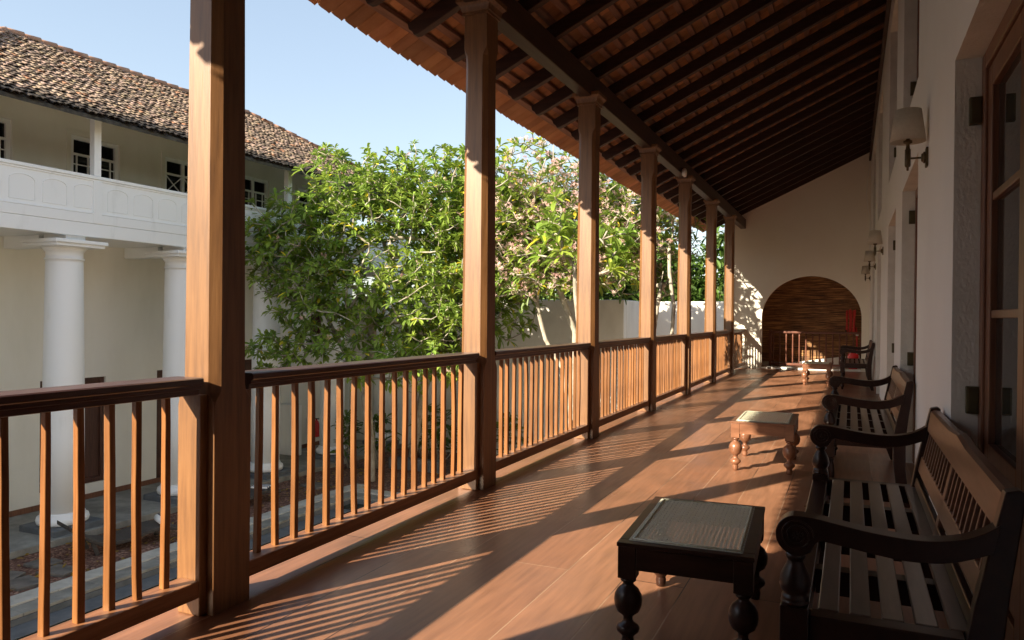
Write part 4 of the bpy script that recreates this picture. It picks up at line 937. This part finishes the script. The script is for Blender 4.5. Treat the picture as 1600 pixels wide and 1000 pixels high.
def grow_tree(name, label, trunk_pts, trunk_r, tips, leafL=(.16, .27), per=(8, 13), bare=.0, flowers=0.0, leafm='leaf', seed=1, group=None, tip_r=.011, vis_len=.9, yellow=.02, bright=1.0):
    rr = random.Random(seed)
    base = Vector(trunk_pts[0][0]); root = thing(name, label, 'tree', tuple(base), 0, group)
    nodes = [];  # (pos, parent)
    first = []
    for pts in trunk_pts:
        prev = -1
        pl_ = [Vector(p) for p in pts]; dense = []
        for a, b in zip(pl_[:-1], pl_[1:]):
            n = max(1, int((b - a).length / .25))
            for i in range(n): dense.append(a.lerp(b, i / n))
        dense.append(pl_[-1])
        for i, p in enumerate(dense):
            if i == 0 and nodes:    # stems after the first spring from the closest existing node or their own base
                dd = [(q[0] - p).length for q in nodes]; j = dd.index(min(dd)); prev = j if dd[j] < .35 else -1
            nodes.append([p, prev]); prev = len(nodes) - 1
    top = max(n[0].z for n in nodes); cen = Vector((sum(n[0].x for n in nodes) / len(nodes), sum(n[0].y for n in nodes) / len(nodes), top))
    P = np.array([tuple(n[0]) for n in nodes]); paths = []
    tips = sorted(tips, key=lambda q: min(np.linalg.norm(P - np.array(q), axis=1)))
    tipinfo = []
    low = np.array([n[0].z > base.z + .9 for n in nodes])
    arr = P.copy(); par = [n[1] for n in nodes]; nn_ = len(nodes); ok = list(low)
    for tpt in tips:
        t_ = np.array(tpt); d = np.linalg.norm(arr - t_, axis=1) + 1.2 * np.maximum(0, arr[:, 2] - t_[2] + .0) + (~np.array(ok)) * 50
        j = int(np.argmin(d)); a = Vector(arr[j]); b = Vector(tpt); L_ = (b - a).length
        n = max(1, int(L_ / .16)); side = Vector((rr.uniform(-1, 1), rr.uniform(-1, 1), rr.uniform(-.9, .1))); prev = j; new = []
        for i in range(1, n + 1):
            u = i / n; p = a.lerp(b, u) + side * (.16 * L_ * math.sin(math.pi * u)) + Vector((rr.uniform(-.02, .02), rr.uniform(-.02, .02), rr.uniform(-.02, .02)))
            if i == n: p = b
            new.append(tuple(p)); par.append(prev); ok.append(True); prev = nn_; nn_ += 1
        arr = np.vstack([arr, np.array(new)])
        tipinfo.append((nn_ - 1, (Vector(arr[nn_ - 1]) - Vector(arr[par[nn_ - 1]])).normalized()))
    # pipe-model radii
    cnt = np.zeros(nn_)
    for i, _ in tipinfo: cnt[i] += 1
    for i in range(nn_ - 1, -1, -1):
        if par[i] >= 0 and par[i] < i: cnt[par[i]] += cnt[i]
    mx = max(1, cnt.max()); rad = tip_r + (trunk_r - tip_r) * (np.maximum(cnt, .3) / mx) ** .48
    kids = {}
    for i in range(nn_): kids.setdefault(par[i], []).append(i)
    wood = MB(); started = set()
    starts = [i for i in range(nn_) if par[i] < 0]
    stack = [(s_, None) for s_ in starts]
    while stack:
        i, frm = stack.pop(); line = []; rs = []
        if frm is not None: line.append(arr[frm]); rs.append(min(rad[frm], rad[i] * 1.15))
        while True:
            line.append(arr[i]); rs.append(rad[i]); ks = kids.get(i, [])
            if not ks: break
            ks = sorted(ks, key=lambda k: -cnt[k])
            for k in ks[1:]: stack.append((k, i))
            i = ks[0]
        if len(line) > 1: wood.tube([tuple(p) for p in line], [float(r_) for r_ in rs], 6 if max(rs) < .05 else 10)
    local(wood, root).build('trunk', M['bark'], root)
    cr = MB(); fws = []
    for i, dr in tipinfo:
        p = Vector(arr[i]); ax = (dr + Vector((0, 0, .55)) + (p - cen).normalized() * .3).normalized()
        u = ax.cross(Vector((.3, .2, .9))).normalized(); w = u.cross(ax)
        isbare = rr.random() < bare
        nl = rr.randint(*per) if not isbare else rr.randint(1, 4); g0 = rr.uniform(.75, 1.25) * bright; yl = rr.uniform(0, 1)
        for k in range(nl):
            a = 2.4 * k + rr.uniform(-.3, .3); el = R(rr.uniform(5, 62)); D = (u * math.cos(a) + w * math.sin(a)) * math.cos(el) + ax * math.sin(el)
            L_ = rr.uniform(*leafL); g = g0 * rr.uniform(.8, 1.25)
            tn = (g * (1 + .45 * yl), g * (1 + .18 * yl), g * .9)
            if rr.random() < yellow: tn = (g * 3.6, g * 1.9, g * .8)
            leaf_block(cr, p - ax * rr.uniform(0, .06), D, L_, L_ * rr.uniform(.30, .40), tn, droop=rr.uniform(.05, .45), rr=rr)
        if rr.random() < flowers:
            q = p + ax * .06; fw = MB(); fws.append((q.length, fw))
            for k in range(rr.randint(4, 9)):
                c = q + Vector((rr.uniform(-.08, .08), rr.uniform(-.08, .08), rr.uniform(-.02, .09))); fd = Vector((rr.uniform(-1, 1), rr.uniform(-1, 1), rr.uniform(0, 1.2))).normalized()
                fu = fd.cross(Vector((.1, .9, .3))).normalized(); fv = fu.cross(fd); vs = [tuple(c)]
                for m_ in range(5):
                    for ofs, rl_ in ((-.30, .030), (0.05, .048), (.38, .030)):
                        a = 2 * math.pi * m_ / 5 + ofs; vs.append(tuple(c + (fu * math.cos(a) + fv * math.sin(a)) * rl_ + fd * .014))
                fw.add(vs, [(0, 1 + 3 * m_, 2 + 3 * m_, 3 + 3 * m_) for m_ in range(5)])
    local(cr, root).build('crown', M[leafm], root)
    fws.sort(key=lambda t: t[0])
    for _, fw in fws[:90]: local(fw, root).build('flower_cluster', M['petal'], root)
    if len(fws) > 90:
        rest = MB()
        for _, fw in fws[90:]: rest.add(fw.v, fw.f)
        local(rest, root).build('flowers', M['petal'], root)['kind'] = 'stuff'
    return root

def blob_tips(n, blobs, seed, surf=.55, zmin=-9):
    """points spread through several overlapping ellipsoids, denser to their outsides"""
    rr = random.Random(seed); out = []; tries = 0
    tot = [b[3] * b[4] * b[5] for b in blobs]; S = sum(tot)
    while len(out) < n and tries < n * 60:
        tries += 1; k = rr.random() * S
        for b, tt in zip(blobs, tot):
            k -= tt
            if k <= 0: break
        v = Vector((rr.gauss(0, 1), rr.gauss(0, 1), rr.gauss(0, 1))).normalized() * (rr.uniform(surf ** 1, 1) if rr.random() < .75 else rr.uniform(.1, surf))
        p = (b[0] + v.x * b[3], b[1] + v.y * b[4], b[2] + v.z * b[5])
        if p[2] < zmin: continue
        if any((p[0] - q[0]) ** 2 + (p[1] - q[1]) ** 2 + (p[2] - q[2]) ** 2 < .15 ** 2 for q in out[-120:]): continue
        out.append(p)
    return out

# A: the big leafy frangipani in front of the colonnade
tA = blob_tips(1900, [(-12.6, 15.0, 2.8, 1.7, 1.6, 1.6), (-11.3, 15.6, 4.1, 1.7, 1.6, 1.5), (-9.9, 15.9, 4.0, 1.6, 1.6, 1.55), (-8.6, 16.3, 3.9, 1.4, 1.6, 1.75), (-11.4, 14.8, 1.5, 1.8, 1.3, 1.3), (-9.4, 15.6, 1.7, 1.6, 1.5, 1.3), (-12.2, 14.0, .3, 1.5, .9, .6), (-9.6, 15.0, .1, 1.7, 1.2, .7), (-13.2, 14.6, 3.3, 1.0, 1.2, .8)], 5)
grow_tree('frangipani_tree', 'large leafy green frangipani tree between the nearest two posts', [[(-11.4, 16.4, G), (-11.47, 16.45, -2.1), (-11.55, 16.4, -.9), (-11.3, 16.2, .1), (-11.1, 16.0, 1.0), (-10.9, 15.8, 2.0)], [(-11.5, 16.4, -1.0), (-11.9, 16.0, .2), (-12.3, 15.6, 1.3)]], .13, tA, seed=2, per=(9, 15), leafL=(.14, .26), flowers=.04, group='frangipani trees in the courtyard', tip_r=.008, bright=1.35)
tA2 = blob_tips(800, [(-8.6, 18.0, 3.2, 1.6, 1.4, 1.9), (-9.4, 18.4, 1.6, 1.9, 1.3, 1.3), (-10.6, 18.6, 4.2, 1.5, 1.2, 1.2), (-10.3, 18.2, .3, 1.5, 1.0, 1.0)], 7)
grow_tree('frangipani_tree', 'second frangipani tree with leaning trunk behind the first', [[(-11.45, 18.5, G), (-11.2, 18.4, -1.75), (-10.8, 18.2, -.48), (-10.2, 18.1, .6), (-9.9, 18.0, 1.5)]], .12, tA2, seed=8, per=(9, 14), leafL=(.18, .30), flowers=.03, group='frangipani trees in the courtyard', tip_r=.008, bright=1.3)
# B: pink flowering tree with many bare twigs
tB = blob_tips(2100, [(-6.9, 16.6, 3.7, 2.0, 1.7, 1.95), (-5.2, 16.8, 3.5, 1.8, 1.7, 1.8), (-8.2, 17.2, 2.9, 1.3, 1.4, 1.6), (-6.4, 16.6, 2.4, 1.7, 1.4, .8)], 9, surf=.35, zmin=1.65)
grow_tree('frangipani_tree', 'pink blossomed frangipani tree with pale bare twigs behind the second post', [[(-6.0, 17.0, G), (-6.1, 17.0, -1.2), (-6.3, 17.0, .0), (-6.6, 17.0, .42), (-6.76, 17.0, .7), (-6.88, 17.0, 1.1), (-7.0, 17, 1.6), (-6.9, 16.9, 2.2)], [(-6.0, 17.0, -1.2), (-6.0, 17.0, .9), (-6.3, 16.9, 1.7), (-6.5, 16.8, 2.4)]], .085, tB, per=(4, 9), bare=.40, flowers=.75, seed=3, leafL=(.15, .27), group='frangipani trees in the courtyard', yellow=.03, bright=1.3, tip_r=.011)
# C: bare-limbed tree near the end wall
tC = blob_tips(820, [(-4.4, 17.6, 3.7, 1.4, 1.5, 1.3), (-4.4, 18.6, 2.3, .8, 1.0, .8), (-5.2, 18.4, 3.3, 1.3, 1.3, 1.5), (-3.8, 18.9, 3.7, .7, .6, 1.0)], 12, surf=.3, zmin=1.3)
grow_tree('frangipani_tree', 'thick pale limbed frangipani tree beside the end wall', [[(-3.9, 16.9, G), (-3.85, 16.8, -1.0), (-3.7, 16.5, .2), (-3.55, 16.35, .8), (-3.5, 16.3, 1.5), (-3.62, 16.4, 2.2), (-3.7, 16.7, 2.8)], [(-3.9, 16.8, -1.0), (-4.1, 16.8, .6), (-4.0, 16.9, 1.5), (-3.9, 17, 2.3)]], .06, tC, per=(4, 8), bare=.45, flowers=.15, seed=6, leafL=(.14, .25), group='frangipani trees in the courtyard', yellow=.02, bright=1.2, tip_r=.011)
# big-leaved sprays close to the eaves on the third and fourth bays
tD = blob_tips(46, [(-5.2, 13.6, 2.9, .5, .5, .7), (-4.2, 14.2, 2.5, .4, .5, .6)], 15, surf=.2)
grow_tree('frangipani_tree', 'slender frangipani with large bright leaf rosettes seen between the third and fourth posts', [[(-4.9, 14.2, G), (-4.95, 14.15, -1.0), (-4.8, 14.0, .5), (-4.9, 13.9, 1.6), (-4.9, 13.8, 2.2)]], .045, tD, per=(7, 11), seed=16, leafL=(.22, .34), group='frangipani trees in the courtyard', bright=1.5)

tE = blob_tips(420, [(-6.9, 19.9, 3.2, 1.2, .9, 1.3), (-5.6, 20.6, 3.0, .9, .8, 1.2), (-7.9, 20.0, 2.6, .9, .8, .9)], 21, surf=.3, zmin=1.9)  # extra tree, added so its crown shades the set-back garden wall
grow_tree('frangipani_tree', 'rearmost frangipani tree, added in front of the garden wall corner to shade the wall', [[(-6.9, 20.2, G), (-7.0, 20.1, -1.2), (-6.85, 20.0, .4), (-6.9, 20.0, 1.6), (-6.7, 19.9, 2.4)]], .08, tE, per=(6, 11), bare=.2, flowers=.2, seed=22, leafL=(.17, .28), group='frangipani trees in the courtyard', bright=1.1)

# undergrowth at the tree feet
def shrub(name, label, x, y, n, h, L, seed):
    rr = random.Random(seed); root = thing(name, label, 'shrub', (x, y, G), 0, 'long leaved shrubs under the trees'); cr = MB(); st = MB()
    for i in range(n):
        a = rr.uniform(0, 6.28); r_ = rr.uniform(0, .45); p = Vector((r_ * math.cos(a), r_ * math.sin(a), rr.uniform(.3, h)))
        st.tube([(p.x * .3, p.y * .3, 0), (p.x * .8, p.y * .8, p.z * .6), tuple(p)], [.014, .012, .008], 5)
        for k in range(rr.randint(7, 11)):
            b = rr.uniform(0, 6.28); el = rr.uniform(-.1, 1.1); D = Vector((math.cos(b) * math.cos(el), math.sin(b) * math.cos(el), math.sin(el))); g = rr.uniform(.5, .95)
            leaf_block(cr, p, D, rr.uniform(L * .7, L * 1.15), L * .24, (g, g, g), droop=.35, rr=rr)
    st.build('stems', M['bark'], root); cr.build('foliage', M['leaf'], root)
for k, (x, y, w) in enumerate([(-12.9, 17.6, 'left of the big trunk'), (-12.2, 17.9, 'just behind the big trunk'), (-11.0, 19.2, 'under the second tree'), (-9.9, 19.6, 'right of the planter edge'), (-9.0, 20.0, 'against the garden wall'), (-11.9, 19.9, 'behind the planter edge'), (-10.4, 20.3, 'deep in the garden corner')]):
    shrub('garden_shrub', 'dark long leaved shrub ' + w, x, y, 13, 1.5, .42, 40 + k)

# background trees beyond the garden walls
def bg_tree(x, y, h, r, label, seed):
    rr = random.Random(seed); root = thing('background_tree', label, 'tree', (x, y, G), 0, 'trees beyond the garden wall'); cr = MB()
    MB().tube([(0, 0, 0), (.1, 0, (h - G) * .4), (-.1, .1, (h - G) * .7)], [.25, .18, .1], 8).build('trunk', M['bark'], root)
    bl_ = [(rr.uniform(-.5, .5) * r, rr.uniform(-.4, .4) * r, (h - G) * rr.uniform(.5, .8), r * rr.uniform(.45, .7)) for _ in range(9)]
    for i in range(3000):
        b = rr.choice(bl_); v = Vector((rr.gauss(0, 1), rr.gauss(0, 1), rr.gauss(0, 1))).normalized() * rr.uniform(.6, 1.05); p = Vector((b[0], b[1], b[2])) + v * b[3]
        g = rr.uniform(.5, 1.35); leaf_block(cr, p, Vector((rr.uniform(-1, 1), rr.uniform(-1, 1), rr.uniform(-.6, .8))), rr.uniform(.25, .4), .15, (g * 1.1, g, g * .8), rr=rr)
    cr.build('crown', M['bleaf'], root)
for k, (x, y, h, r, w) in enumerate([(-16.5, 27, 5.2, 3.2, 'broad green tree far left beyond the garden wall'), (-12.2, 27.5, 5.8, 3.2, 'round green tree beyond the garden wall behind the big frangipani'), (-9.0, 27, 5.4, 2.8, 'dark green tree beyond the wall behind the pink blossom'), (-5.9, 27.5, 5.2, 2.4, 'tall green tree beyond the wall corner'), (-2.6, 26.6, 5.4, 2.2, 'green tree close behind the end of the garden wall'), (-8.4, 30.5, 6.0, 3.0, 'tallest green tree farthest beyond the garden wall')]):
    bg_tree(x, y, h, r, w, 70 + k)
# fallen leaves on the gravel and terrace
fl_ = MB(); rl2 = random.Random(77)
for i in range(900):
    x, y = rl2.uniform(-13.4, -8.5), rl2.uniform(6.5, 20.8)
    if x > PXa - .76 and y < PYb + .76: continue
    g = rl2.uniform(.6, 1.5); leaf_block(fl_, Vector((x, y, G + .02)), Vector((rl2.uniform(-1, 1), rl2.uniform(-1, 1), .05)), rl2.uniform(.07, .17), .05, (g * 2.2, g * .9, g * .8), fold=.1, droop=0, rr=rl2)
tag(fl_.build('fallen_leaves', M['leaf']), 'dry fallen leaves scattered over the gravel', 'leaves', kind='stuff')
